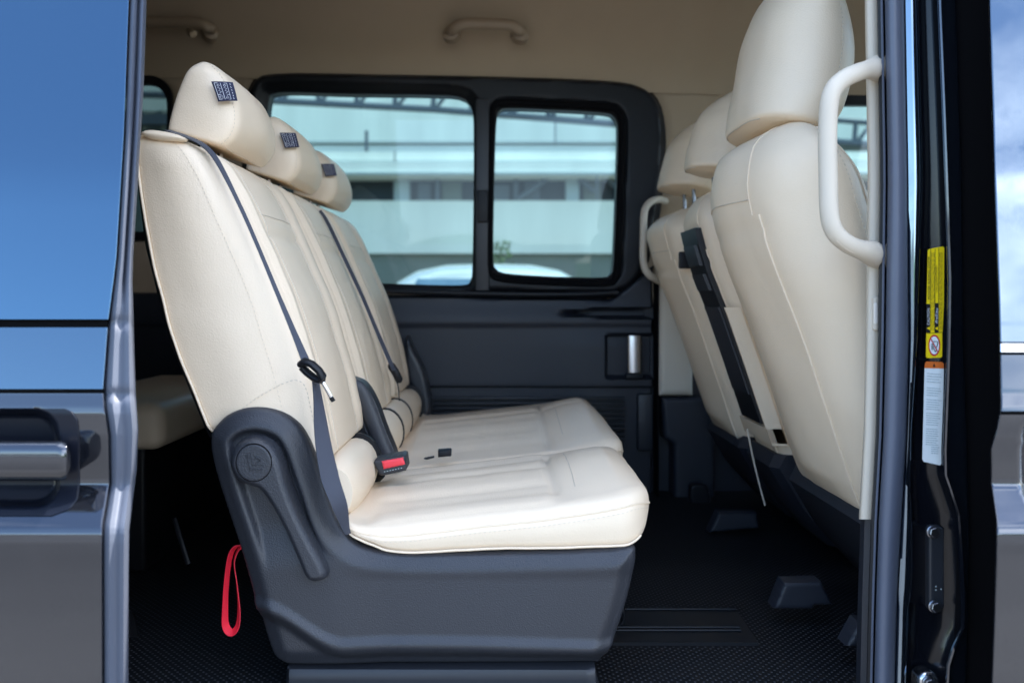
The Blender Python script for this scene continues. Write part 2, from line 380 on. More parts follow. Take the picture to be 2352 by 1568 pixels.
# ---------------------------------------------------------------- the van
FL = P(0, 1606, 1.33).z        # cabin floor height
van = thing('van', 'black passenger van with open sliding door showing cream leather seats', 'van', (0, 1.9, 0))
RX0, RX1 = -1.75, 2.2            # cabin length
WALL = 2.78
# floor
o = obj('floor_mat', bbox((RX0, 1.30, FL - .03), (RX1, WALL + .055, FL)), 'mat', van, smooth=False)
o = obj('underbody', bbox((RX0, 1.26, .32), (RX1, WALL + .05, FL - .034)), 'black_matt', van, smooth=False)
# headliner: ceiling curving down to the far wall
prof = [(WALL - .02, P(0, 196, WALL).z), (WALL - .03, P(0, 150, WALL).z), (WALL - .05, P(0, 90, WALL).z), (WALL - .1, P(0, 20, WALL).z), (WALL - .2, P(0, -40, WALL).z + .02), (WALL - .45, CZ + 1.12), (2.0, CZ + 1.15), (1.5, CZ + 1.12), (1.38, CZ + 1.02)]
cr = cat_rom(prof, 40)
rows = []
for x in np.linspace(RX0, RX1, 90):
    e = []
    for k, (y, z) in enumerate(cr):
        sl = -.035 * (x + .35) * max(0, 1 - k / 16) if x > -.9 else .019 * max(0, 1 - k / 16)      # lower edge falls a little towards the front
        g_ = .007 * ga(x, P(1600, 0, 2.72).x + .02 * math.sin(k * .12), .012)
        e.append(Vector((x, y + g_, z + sl + g_ * .5)))
    rows.append(e)
obj('headliner', grid_mesh(rows), 'headliner', van, angle=60)
obj('roof', bbox((RX0 - .05, 1.28, CZ + 1.17), (RX1 + .05, WALL + .06, CZ + 1.22), .02), 'paint', van)
# far side: beige upper trim with window openings
win_outer = cat_rom([(640, 164), (900, 166), (1200, 172), (1400, 181), (1475, 197), (1515, 235), (1529, 300), (1526, 400), (1512, 520), (1490, 600), (1462, 655), (1400, 684), (1200, 682), (900, 674), (600, 665), (562, 620), (556, 420), (560, 260), (580, 188)], 150, True)
def sc(pts, k, c=(1040, 420)): return [(c[0] + (x - c[0]) * k, c[1] + (y - c[1]) * k) for x, y in pts]
rear_win = rround(180, 182, 394, 545, 50)
front_win = rround(1760, 228, 2560, 660, 50)
side_top = [(-150, 60), (2700, 60), (2700, 1120), (-150, 1120)]
obj('upper_side_trim', relief([(-150, 60), (2700, 140), (2700, 700), (-150, 700)], [sc(win_outer, .985), rear_win, front_win], WALL, lambda x, z, e: .012 * ss(0, .02, e), .014, .04), 'headliner', van)
pane1 = cat_rom([(640, 213), (800, 216), (1000, 219), (1060, 225), (1084, 250), (1088, 330), (1087, 500), (1084, 630), (1078, 648), (1050, 655), (850, 650), (650, 645), (620, 630), (612, 500), (614, 300), (617, 235)], 90, True)
pane2 = cat_rom([(1165, 249), (1280, 253), (1390, 260), (1413, 272), (1419, 300), (1416, 430), (1409, 600), (1402, 628), (1380, 637), (1250, 634), (1160, 627), (1138, 615), (1133, 590), (1135, 430), (1140, 280), (1148, 256)], 90, True)
wf = obj('window_frame', relief(list(win_outer), [pane1, pane2], WALL - .005, lambda x, z, e: .045 * ss(0, .03, e), .007, .05), 'black_plastic', van)
for q, k, dd in ((pane1, 1.03, .02), (pane2, 1.03, .012)):
    c = np.mean(np.array(q), 0); obj('window_pane', relief([tuple(c + (np.array(p) - c) * k) for p in q], [], WALL + dd, lambda x, z, e: 0, .03, 0), 'tint', wf)
# inner ring of the sliding quarter pane, centre post and its latch
ring = [P(*p, WALL - .055) for p in cat_rom([tuple(np.array([1277, 443]) + (np.array(p) - np.array([1277, 443])) * 1.07) for p in pane2], 80, True)]
obj('pane_surround', tube(bmesh.new(), ring + [ring[0]], .011, 8, .006, cap=False), 'black_matt', wf)
obj('centre_post', bbox(P(1092, 668, WALL - .06), P(1124, 230, WALL - .045), .004), 'plastic_smooth', wf)
obj('window_latch', bbox(P(1096, 510, WALL - .075), P(1121, 438, WALL - .058), .003), 'black_plastic', wf)
obj('sill_rail', ptube([(880, 668, WALL - .05), (1100, 674, WALL - .055), (1300, 676, WALL - .055), (1420, 672, WALL - .055)], .009, ry=.008), 'black_plastic', wf)
for q in (rear_win, front_win):
    c = np.mean(np.array(q), 0)
    f_ = obj('window_frame', relief([tuple(c + (np.array(p) - c) * 1.035) for p in q], [[tuple(c + (np.array(p) - c) * .93) for p in q]][0:1], WALL - .01, lambda x, z, e: .012, .012, .03), 'black_plastic', van)
    obj('window_pane', relief([tuple(c + (np.array(p) - c) * 1.0) for p in q], [], WALL + .02, lambda x, z, e: 0, .04, 0), 'rear_tint' if q is rear_win else 'tint', f_)
# lower navy panel with pull recess and grille
def panel_h(x, z, e):
    p = (x * FP / 2.76 + VX, VY - (z - CZ) * FP / 2.76)
    h = .03 * ss(0, .012, e)
    h += .012 * ss(688, 740, p[1]) - .006 * ss(742, 752, p[1])
    a = ((p[0] - 1500) / 225) ** 2 + ((p[1] - 719) / 11) ** 2
    h -= .05 * ss(1.3, .6, a) * ss(1270, 1330, p[0])
    h += .012 * ga(p[0], 1395, 130) * ss(740, 800, p[1])
    rx = max(abs(p[0] - 1450) - 52, 0); rz = max(abs(p[1] - 818) - 42, 0); q = math.hypot(rx, rz)
    h -= .035 * ss(10, 3, q)
    h -= .02 * ss(884, 890, p[1])
    return h
low = obj('lower_side_panel', relief([(-150, 664), (700, 672), (1400, 684), (1506, 600), (1508, 300), (1512, 600), (1512, 1125), (-150, 1125)][:4] + [(1500, 640), (1500, 1200), (-150, 1200)], [], WALL - .002, panel_h, .007, .05), 'navy_panel', van)
for y in range(10):
    yy = 912 + y * 11.5
    obj('grille_slat', bbox(P(960, yy + 3, 2.745), P(1436, yy, 2.725), .001), 'plastic_smooth', van)
obj('grille_end_panel', bbox(P(1462, 1030, 2.75), P(1500, 905, 2.72), .004), 'plastic_smooth', van)
b_ = tube(bmesh.new(), [P(1458, 771, 2.715), P(1458, 800, 2.713), P(1458, 855, 2.715)], .022, 16, .006)
hd = obj('door_pull', b_, 'satin_metal', van, label='satin chrome inner door pull in its dark recess')
obj('pull_base', bbox(P(1436, 868, 2.735), P(1478, 858, 2.71), .002), 'black_plastic', hd)
obj('front_side_panel', relief([(1480, 600), (2700, 600), (2700, 1260), (1480, 1260)], [], WALL + .01, lambda x, z, e: .01, .03, .03), 'navy_panel', van)
# dark seal and far pillar trim
obj('door_seal', bbox(P(1500, 1190, 2.77), P(1514, 640, 2.69), .004), 'black_matt', van)
pt = relief([(1514, 560), (1640, 560), (1640, 700), (1592, 760), (1590, 908), (1510, 908)], [], 2.70, edge_round(.02), .006, .06); obj('pillar_trim', pt, 'beige_plastic', van, label='beige trim on the far middle pillar')
pt = relief([(1518, 911), (1640, 911), (1640, 1215), (1600, 1217), (1545, 1210), (1545, 1020), (1524, 1005)], [], 2.705, edge_round(.015), .006, .06); obj('pillar_foot', pt, 'navy_panel', van)
hb = ptube([(1528, 462, 2.72), (1512, 458, 2.66), (1492, 466, 2.62), (1480, 488, 2.61), (1478, 540, 2.61), (1478, 600, 2.61), (1488, 628, 2.61), (1508, 642, 2.64), (1530, 652, 2.72)], .0115, 40, 12)
obj('grab_handle', hb, 'beige_plastic', van, label='far cream grab handle beside the black window surround')
def ceil_handle(x0, x1, y0, y1, d):
    pts = [(x0 + 4, y1, d + .05), (x0, y1 - 16, d + .01), (x0 + 6, y0 + 10, d - .01), (x0 + 26, y0, d - .02), ((x0 + x1) / 2, y0 - 1, d - .02), (x1 - 26, y0 + 2, d - .02), (x1 - 6, y0 + 13, d - .01), (x1, y1 - 14, d + .01), (x1 - 4, y1 + 2, d + .05)]
    n = 50; r = [.016 + .010 * (abs(i / (n - 1) - .5) > .4) for i in range(n)]
    return ptube(pts, [q * 1.15 for q in r], n, 12, [q * .95 for q in r])
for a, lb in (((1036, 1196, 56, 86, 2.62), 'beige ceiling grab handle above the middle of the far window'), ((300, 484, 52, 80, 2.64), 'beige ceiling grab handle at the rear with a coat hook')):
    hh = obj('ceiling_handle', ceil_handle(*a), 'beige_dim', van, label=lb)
obj('coat_hook', ptube([(436, 72, 2.60), (440, 80, 2.57), (446, 76, 2.58)], .010, 12, 10), 'headliner', hh)
# rear and front ends of the cabin
o = obj('tailgate', relief([(1.24, FL - .3), (2.86, FL - .3), (2.86, CZ + 1.17), (1.24, CZ + 1.17)], [rround(1.5, CZ - .1, 2.6, CZ + .6, .08)], 0, lambda x, z, e: .02, .04, .04, raw=True), 'navy_panel', van)
o.data.transform(Matrix.Translation((RX0, 0, 0)) @ Matrix.Rotation(R(90), 4, 'Z') @ Matrix.Diagonal((1, 1, 1, 1)))
o2 = obj('rear_window', bbox((RX0 - .03, 1.45, CZ - .14), (RX0 - .024, 2.65, CZ + .66)), 'rear_tint', van)
obj('front_bulkhead', bbox((RX1, 1.24, .3), (RX1 + .04, WALL + .05, CZ - .05)), 'navy_panel', van)
obj('windscreen', bbox((RX1 + .01, 1.24, CZ - .045), (RX1 + .02, WALL + .05, CZ + 1.165)), 'clear', van)
obj('far_body_side', bbox((RX0, WALL + .05, .35), (RX1 + .03, WALL + .075, P(0, 700, WALL).z), .01), 'paint', van)
# near side, behind the sliding door (closes the cabin)
obj('near_body_side', bbox((RX0, 1.26, .35), (P(190, 0, 1.26).x, 1.30, CZ + 1.165)), 'black_matt', van)
obj('door_sill', bbox((P(100, 0, 1.28).x, 1.262, .40), (P(2060, 0, 1.28).x, 1.315, FL - .004), .006), 'black_plastic', van)
obj('door_header', bbox((P(100, 0, 1.28).x, 1.30, CZ + .92), (RX1, 1.36, CZ + 1.168)), 'beige_plastic', van)

# ---------------------------------------------------------------- exterior door skins
def lerp_tab(tab, v):
    xs = [t[0] for t in tab]; ys = [t[1] for t in tab]; return float(np.interp(v, xs, ys))
SK = [(-900, 1.31), (-300, 1.255), (0, 1.212), (400, 1.150), (735, 1.115), (750, 1.1135), (893, 1.098), (904, 1.097), (935, 1.092), (950, 1.0905), (1000, 1.092), (1060, 1.096), (1100, 1.099), (1113, 1.0985), (1125, 1.095), (1160, 1.082), (1200, 1.067), (1212, 1.063), (1225, 1.0605), (1245, 1.0595), (1270, 1.060), (1600, 1.070), (2300, 1.11)]
LE = [(-900, 345), (0, 297), (300, 286), (600, 268), (735, 250), (893, 238), (935, 240), (1000, 250), (1110, 252), (1160, 244), (1205, 236), (1260, 235), (1568, 236), (2300, 238)]
LS = [(-900, 360), (0, 337), (200, 330), (400, 318), (620, 304), (780, 308), (900, 312), (985, 318), (1080, 314), (1150, 305), (1220, 297), (1300, 296), (1568, 295), (2300, 292)]
pys = sorted(set(list(np.linspace(-900, 700, 30)) + list(np.linspace(720, 1300, 140)) + list(np.linspace(1310, 2300, 24))))
def seg_rows(a, b, extra=()): return sorted(set([a, b] + [p for p in pys if a < p < b] + list(extra)))
def skin(y0, y1, xs, name, m, parent, off=0, cup=None, edge=LE, sk=SK, shift=0):
    rows = []
    for py in seg_rows(y0, y1):
        d = lerp_tab(sk, py - shift) + off; e = lerp_tab(edge, py); rr = []
        for x in xs:
            px = e + x; dd = d
            if cup: dd += cup(px, py)
            if abs(x) < 3: dd += .003 * (1 - abs(x) / 3) ** 2
            rr.append(P(px, py, dd))
        rows.append(rr)
    return obj(name, grid_mesh(rows), m, parent, angle=50)
# world-true position: the skin sits at 1.12 m on average, so px below are scaled at that distance
def adj(tab, sk=SK): return [(py, VX + (px - VX) * lerp_tab(sk, py) / 1.12) for py, px in tab]
def adjy(tab): return tab
xsL = sorted(set([0, -1, -2, -3, -6] + list(-np.geomspace(8, 2400, 46)) + list(-np.linspace(10, 420, 70))))
dr = obj('sliding_door', bbox((P(-2200, 0, 1.13).x, 1.18, .36), (P(200, 0, 1.13).x, 1.215, CZ - .12), .01), 'black_matt', van, label='black sliding door slid back, reflecting blue sky')
def cupL(px, py):
    rx = max(px - 66, 0) / 74; rz = (py - 1052) / 112; q = (abs(rx) ** 3 + abs(rz) ** 3)
    return .042 * ss(1.05, .62, q)
skin(-900, 733, xsL, 'door_window', 'glass_dark', dr)
skin(729, 754, xsL, 'window_gasket', 'black_matt', dr, off=.010)
skin(752, 893, xsL, 'waist_panel', 'waist_paint', dr)
skin(889, 908, xsL, 'trim_gap', 'black_matt', dr, off=.006)
skin(903, 2300, xsL, 'door_skin', 'paint', dr, cup=cupL)
CUPE = [(938, 150), (946, 168), (965, 180), (1000, 184), (1110, 184), (1145, 180), (1168, 162), (1184, 120)]
skin(938, 1184, xsL, 'handle_cup', 'cup', dr, off=-.0015, cup=cupL, edge=CUPE)
# outer pull handle
hp = []
for i, px in enumerate(np.linspace(-260, 163, 40)):
    k = min(1, (163 - px) / 22); k = math.sqrt(max(0, 1 - (1 - k) ** 2)); hp.append((px, k))
rows = []
for px, k in hp:
    ring = []
    for a in range(24):
        t = 2 * math.pi * a / 24; ca, sa = math.cos(t), math.sin(t)
        ex = lambda v, e: math.copysign(abs(v) ** e, v)
        py = 1058 + (46 * (.35 + .65 * k)) * ex(sa, .6); d_ = 1.074 - .012 + (.022 * k + .002) * ex(ca, .6) * -1 + .000
        ring.append(P(px, py, d_ + .008))
    rows.append(ring)
hdl = obj('outer_handle', grid_mesh(rows, True, True), 'paint', dr, label='gloss black outer handle in its dark cup')

# chrome garnish at the crease
# door edge with seal
rows = []
cols = [(0, .004), (.03, .012), (.08, .004), (.25, .002), (.38, .006), (.45, .016), (.52, .020), (.60, .014), (.68, .010), (.8, .010), (.9, .016), (.97, .028), (1, .06), (1, .10)]
for py in pys:
    e = lerp_tab(LE, py); s_ = lerp_tab(LS, py); d = lerp_tab(SK, py); rr = []
    if py > 640: amt = 1 - .75 * ss(640, 700, py)
    else: amt = 1
    for u, dd in cols:
        w_ = (dd if u < .3 or u > .85 else .006 + (dd - .006) * amt) + .004 * ga(py, 740, 14) + .004 * ga(py, 905, 12)
        rr.append(P(e + 1 + (s_ - e - 1) * u, py, d + w_))
    rows.append(rr)
obj('door_edge_seal', grid_mesh(rows), 'flange', dr, angle=60)

# ---------------------------------------------------------------- near B pillar, seals, front door (right side)
fdr = obj('front_door', bbox((P(2360, 0, 1.2).x, 1.22, .36), (RX1, 1.24, CZ - .12), .01), 'black_matt', van, label='closed black front door reflecting sky and clouds')
RE = [(-900, 2262), (0, 2271), (400, 2283), (700, 2294), (785, 2296), (940, 2298), (990, 2288), (1030, 2276), (1110, 2276), (1194, 2288), (1230, 2289), (1400, 2284), (1568, 2278), (2300, 2270)]
xsR = sorted([0, 1, 2, 3, 6] + list(np.linspace(10, 400, 50)) + list(np.geomspace(420, 1700, 16)))
skin(-900, 785, xsR, 'door_window', 'glass_front', fdr, edge=RE)
skin(789, 808, xsR, 'chrome_strip', 'chrome', fdr, edge=RE, off=-.004)
skin(783, 818, xsR, 'window_gasket', 'black_matt', fdr, edge=RE, off=.006)
skin(815, 944, xsR, 'waist_panel', 'paint', fdr, edge=RE)
skin(940, 956, xsR, 'trim_gap', 'black_matt', fdr, edge=RE, off=.006)
def cupR(px, py):
    rx = max(2420 - px, 0) / 74; rz = (py - 1060) / 118; return .042 * ss(1.05, .62, abs(rx) ** 3 + abs(rz) ** 3)
skin(952, 2300, xsR, 'door_skin', 'paint', fdr, edge=RE, cup=cupR)
# the front edge strip of the door panel (returns into the gap)
def strip(tabs, name, m, parent, y0=-900, y1=2300, angle=60, ys=None):
    """tabs: list of (table of py->px, d, or table py->d)"""
    rows = []
    for py in (ys or seg_rows(y0, y1)):
        rr = []
        for tab, d in tabs:
            dd = lerp_tab(d, py) if isinstance(d, list) else d
            rr.append(P(lerp_tab(tab, py), py, dd))
        rows.append(rr)
    return obj(name, grid_mesh(rows), m, parent, angle=angle)
def shiftt(tab, k): return [(a, b + k) for a, b in tab]
pil = strip([(RE, 1.15), (shiftt(RE, -2), 1.26), (shiftt(RE, -90), 1.27)], 'door_gap', 'black_matt', van)
RUL = [(-900, 2026), (0, 2032), (400, 2039), (780, 2034), (1000, 2029), (1200, 2018), (1383, 2012), (1568, 2008), (2300, 1996)]
RUR = [(-900, 2066), (0, 2077), (400, 2084), (780, 2087), (1000, 2082), (1200, 2070), (1383, 2060), (1568, 2055), (2300, 2045)]
JL = [(-900, 2098), (0, 2107), (400, 2118), (780, 2106), (1000, 2092), (1120, 2090), (1200, 2094), (1340, 2094), (1400, 2086), (1568, 2080), (2300, 2075)]
RG = [(-900, 2140), (0, 2158), (240, 2168), (400, 2174), (640, 2182), (800, 2180), (1032, 2171), (1090, 2172), (1130, 2186), (1180, 2202), (1260, 2208), (1383, 2214), (1440, 2212), (1475, 2196), (1507, 2180), (1568, 2176), (2300, 2170)]
GL = [(-900, 2180), (0, 2196), (400, 2209), (780, 2213), (1020, 2222), (1200, 2226), (1400, 2224), (1568, 2220), (2300, 2215)]
# rubber weatherstrip: half-round with a thin lip
def between(a, b, u): return [(p, lerp_tab(a, p) * (1 - u) + lerp_tab(b, p) * u) for p in sorted(set([q[0] for q in a] + [q[0] for q in b]))]
pl = obj('middle_pillar', bbox((P(2040, 0, 1.3).x, 1.33, .4), (P(2250, 0, 1.3).x, 1.36, CZ + 1.16)), 'black_matt', van, label='near middle pillar with gloss black jamb and rubber seal')
tabs = []
for k in range(13):
    a = math.pi * k / 12; tabs.append((between(RUL, RUR, .5 - .5 * math.cos(a)), 1.268 - .022 * math.sin(a)))
strip([(RUL, 1.30)] + tabs + [(RUR, 1.30)], 'weatherstrip', 'rubber', pl)
strip([(shiftt(RUL, -18), 1.285), (shiftt(RUL, -16), 1.275), (shiftt(RUL, -9), 1.272), (shiftt(RUL, -7), 1.276), (shiftt(RUL, -3), 1.279), (shiftt(RUL, 0), 1.29)], 'seal_lip', 'black_plastic', pl)
obj('seal_lip_bead', tube(bmesh.new(), [P(lerp_tab(RUL, p) - 7, p, 1.268) for p in pys], .0018, 6), 'rubber', pl)
# jamb: flange next to the seal then the recessed glossy channel up to the ridge
strip([(RUR, 1.285), (shiftt(RUR, 3), 1.262), (between(RUR, JL, .35), 1.2595), (between(RUR, JL, .7), 1.2590), (JL, 1.2605), (shiftt(JL, 2), 1.274)], 'jamb_flange', 'jamb_gloss', pl, angle=75)
strip([(shiftt(JL, 1), 1.272), (shiftt(JL, 4), 1.285), (between(JL, RG, .25), 1.287), (between(JL, RG, .6), 1.284), (between(JL, RG, .9), 1.274), (shiftt(RG, -1), 1.258)], 'jamb_channel', 'jamb', pl, angle=75)
obj('jamb_ridge', tube(bmesh.new(), [P(lerp_tab(RG, p), p, 1.25) for p in pys], .0034, 8), 'paint', pl)
strip([(shiftt(RG, 3), 1.256), (between(RG, GL, .3), 1.2575), (between(RG, GL, .8), 1.2575), (GL, 1.2595), (shiftt(GL, 3), 1.285)], 'jamb_outer', 'jamb_gloss', pl, angle=75)
strip([(shiftt(RUL, -46), 1.40), (shiftt(RUL, -45), 1.325), (shiftt(RUL, -43), 1.302), (shiftt(RUL, -39), 1.298), (shiftt(RUL, -25), 1.294), (shiftt(RUL, -15), 1.296)], 'pillar_trim', 'beige_plastic', pl, y0=-900, y1=1192)
strip([(shiftt(RUL, -42), 1.40), (shiftt(RUL, -41), 1.33), (shiftt(RUL, -32), 1.312), (shiftt(RUL, -15), 1.306)], 'pillar_foot', 'navy_panel', pl, y0=1180, y1=2300)
# near grab handle
pts = [(2030, 158, 1.30), (2010, 158, 1.285), (1972, 166, 1.25), (1930, 188, 1.235), (1907, 224, 1.23), (1901, 300, 1.23), (1902, 400, 1.23), (1905, 490, 1.23), (1918, 534, 1.232), (1950, 562, 1.24), (1985, 576, 1.258), (2008, 584, 1.285), (2030, 588, 1.30)]
n = 70; r = [.0135 + .0085 * (ss(.13, 0, i / (n - 1)) + ss(.80, 1, i / (n - 1))) for i in range(n)]
gh = obj('grab_handle', ptube(pts, r, n, 18, [q * .9 for q in r]), 'beige_plastic', van, label='large cream grab handle on the near pillar')
obj('handle_join_line', ptube([(1921, 553, 1.222), (1950, 576, 1.230), (1990, 592, 1.252)], .0006, 20, 5), 'leather_seam', gh)
sw = obj('trim_socket', relief(rround(2005, 680, 2019, 760, 6), [], 1.292, edge_round(.003), .0015, .01), 'beige_plastic', van)
obj('socket_slot', relief(rround(2008, 695, 2016, 745, 4), [], 1.2885, edge_round(.001), .0015, .003), 'thread', sw)
# ---- stickers on the jamb
DS = 1.2745
def quad_panel(pts, d, m, name, parent, th=.0006):
    bm = bmesh.new(); a = [bm.verts.new(P(*p, d)) for p in pts]; b = [bm.verts.new(P(*p, d) + Vector((0, th, 0))) for p in pts]
    bm.faces.new(a); n = len(a)
    for k in range(n): bm.faces.new((a[k], a[(k + 1) % n], b[(k + 1) % n], b[k]))
    return obj(name, bm, m, parent, smooth=False)
def carve(q, tl, r=3): return q
yl = quad_panel([(2131, 576), (2134, 572), (2166, 566), (2169, 569), (2168, 700), (2165, 762), (2128, 765), (2128.5, 700)], DS, 'yellow', 'caution_label', van)
yl['label'] = 'tall yellow caution sticker reading power sliding door'
quad_panel([(2128.4, 698), (2136, 698), (2135.6, 764), (2127.6, 764)], DS - .0006, 'black_print', 'black_band', yl)
quad_panel([(2147.5, 696), (2155.5, 696), (2155, 764), (2147, 764)], DS - .0006, 'black_print', 'black_band', yl)
px2m = DS / FP
add_text('POWER SLIDING DOOR', P(2133.8, 638, DS - .0009), 98 * px2m, 90, 'black_print', yl, 5.0 * px2m)
add_text('CAUTION', P(2132.4, 727, DS - .0014), 38 * px2m, 90, 'white_print', yl, 5.2 * px2m)
add_text('คำเตือน', P(2151, 725, DS - .0014), 34 * px2m, 90, 'white_print', yl, 6.5 * px2m)
add_text('ประตูสไลด์ไฟฟ้า', P(2151.5, 640, DS - .0009), 60 * px2m, 90, 'dark_yellow', yl, 6 * px2m)
for x_ in (2132.4, 2151):
    tri = quad_panel([(x_ + 3.6, 750), (x_ + 3.6, 758), (x_ - 3.8, 754)][::1], DS - .0014, 'yellow', 'warning_triangle', yl)
segs = []
for x_ in (2140, 2143.2, 2146, 2158, 2160.8, 2163.6):
    y_ = 580
    while y_ < 758:
        l_ = random.uniform(6, 20); segs.append(((x_, y_), (x_ - .6, min(758, y_ + l_)))); y_ += l_ + random.uniform(1.5, 3)
obj('small_print', bars(bmesh.new(), segs, DS - .0006, .7), 'dark_yellow', yl, smooth=False)
obj('divider_lines', bars(bmesh.new(), [((2137.6, 572), (2136.4, 764)), ((2147.8, 571), (2147, 764)), ((2156.2, 569), (2155.2, 764))], DS - .0006, .8), 'black_print', yl, smooth=False)
hl = quad_panel([(2127.5, 766), (2164.5, 764), (2164, 818), (2161, 821), (2130, 822), (2127, 819)], DS, 'yellow', 'hand_warning_label', van); hl['label'] = 'yellow square sticker with red crossed circle over a hand'
def disc(cx, cy, rx, ry, d, m, name, parent, n=32, th=.0004):
    return quad_panel([(cx + rx * math.cos(2 * math.pi * k / n), cy + ry * math.sin(2 * math.pi * k / n)) for k in range(n)], d, m, name, parent, th)
disc(2146, 793, 13.5, 24.5, DS - .0005, 'red_print', 'ban_ring', hl); disc(2146, 793, 10.8, 20.5, DS - .001, 'sticker_white', 'ban_disc', hl)
obj('hand_symbol', bars(bmesh.new(), [((2139, 796), (2152, 796)), ((2139, 790), (2146, 790)), ((2139, 793), (2146, 793)), ((2139, 799), (2146, 799)), ((2139, 802), (2146, 802)), ((2152, 796), (2154, 784)), ((2154, 784), (2142, 784)), ((2146, 802), (2148, 808)), ((2148, 808), (2151, 804))], DS - .0014, 1.3), 'black_print', hl, smooth=False)
obj('ban_bar', bars(bmesh.new(), [((2138, 778), (2154, 808))], DS - .0018, 2), 'red_print', hl, smooth=False)
wl = quad_panel([(2124, 845), (2168, 846), (2163, 1064), (2159, 1068), (2122, 1060), (2118.5, 1054)], DS, 'sticker_white', 'instruction_label', van); wl['label'] = 'long white instruction sticker with orange head'
quad_panel([(2124, 845), (2124.6, 834), (2128, 830), (2164, 831), (2168, 835), (2168, 846)], DS - .0005, 'orange', 'label_head', wl)
quad_panel([(2143, 842), (2148.5, 842), (2145.8, 834)], DS - .001, 'black_print', 'warning_triangle', wl)
segs = []
blocks = [(857, 4, 6.3, 36), (890, 4, 5.6, 34), (917, 5, 5.4, 34), (948, 6, 5.2, 34), (984, 8, 5.1, 30), (1026, 4, 4.6, 20)]
for y0_, n_, st, w_ in blocks:
    for k in range(n_):
        y_ = y0_ + k * st; x0_ = 2129 - (y_ - 857) * .018 + (13 if w_ == 20 else 0); x_ = x0_; end = x0_ + w_ * random.uniform(.75, 1)
        while x_ < end:
            l_ = random.uniform(1.5, 5); segs.append(((x_, y_ + (x_ - x0_) * .08), (min(end, x_ + l_), y_ + (min(end, x_ + l_) - x0_) * .08))); x_ += l_ + .8
obj('small_print', bars(bmesh.new(), segs, DS - .0006, 1.4), 'grey_print', wl, smooth=False)
# striker plate with two bolts, lower latch
sp = obj('striker_plate', relief(rround(2131, 1206, 2168, 1402, [12, 14, 14, 12]), [], 1.279, edge_round(.004), .002, .012), 'plastic_smooth', van, label='black bolted plate on the near pillar')
def hexbolt(px, py, d, rp, parent):
    bm = bmesh.new(); c = P(px, py, d); k = d / FP
    for rr, y_, n_ in ((rp * 1.25, -.002, 24), (rp, -.007, 6)):
        rings = []
        for yy, s_ in ((0, 1), (y_, 1), (y_ - .001, .85)):
            rings.append([bm.verts.new(c + Vector((rr * k * s_ * math.cos(2 * math.pi * i / n_ + .3), yy, rr * k * s_ * math.sin(2 * math.pi * i / n_ + .3)))) for i in range(n_)])
        for a, b in zip(rings[:-1], rings[1:]):
            for i in range(n_): bm.faces.new((a[i], a[(i + 1) % n_], b[(i + 1) % n_], b[i]))
        bm.faces.new(rings[-1])
    return obj('bolt', bm, 'zinc', parent, angle=30)
hexbolt(2142, 1220, 1.274, 12, sp); hexbolt(2146, 1391, 1.274, 12, sp)
obj('stamped_marks', bars(bmesh.new(), [((2148, 1346), (2151, 1346)), ((2148, 1354), (2151, 1354)), ((2160, 1352), (2163, 1352))], 1.2745, 3), 'grey_print', sp, smooth=False)
lt = obj('door_latch', relief(rround(2108, 1540, 2156, 1620, [20, 24, 10, 10]), [], 1.262, edge_round(.006), .002, .02), 'satin_metal', van)
hexbolt(2132, 1566, 1.256, 12, lt)

# ================================================================ BENCH SEAT (middle row)
bench = thing('bench_seat', 'cream leather three-place bench seat on charcoal base, behind the open sliding door', 'seat', (P(900, 0, 1.9).x, 1.95, FL))
BF = [(757, 1062), (740, 1000), (717, 900), (686, 790), (654, 690), (620, 612), (562, 480), (522, 405), (482, 352), (425, 322)]
BR = [(485, 992), (450, 905), (400, 778), (365, 650), (343, 545), (324, 440), (317, 385), (315, 340), (321, 309), (348, 299)]
def back_fd(bn, t):
    a = abs(bn); d = .009 * ss(.48, .80, a) - .006 * ga(a, .60, .04) * ss(.97, .85, t)
    d -= .006 * ga(t, .70, .012) * ss(.64, .55, a)
    d += .006 * ga(t, .25, .16) * ss(.6, .3, a)
    return d
seatY = [(1.362, 1.750), (1.785, 2.19), (2.20, 2.62)]
hr_off = [0, .44, .87]
HF = [(516, 339), (538, 318), (551, 284), (546, 236), (522, 180), (492, 147), (470, 137)]
HR = [(386, 301), (391, 272), (403, 226), (420, 184), (436, 154), (447, 142), (455, 138)]
hrlab = ['near headrest with a navy picture tag', 'middle headrest with a navy picture tag', 'far headrest with a navy picture tag']
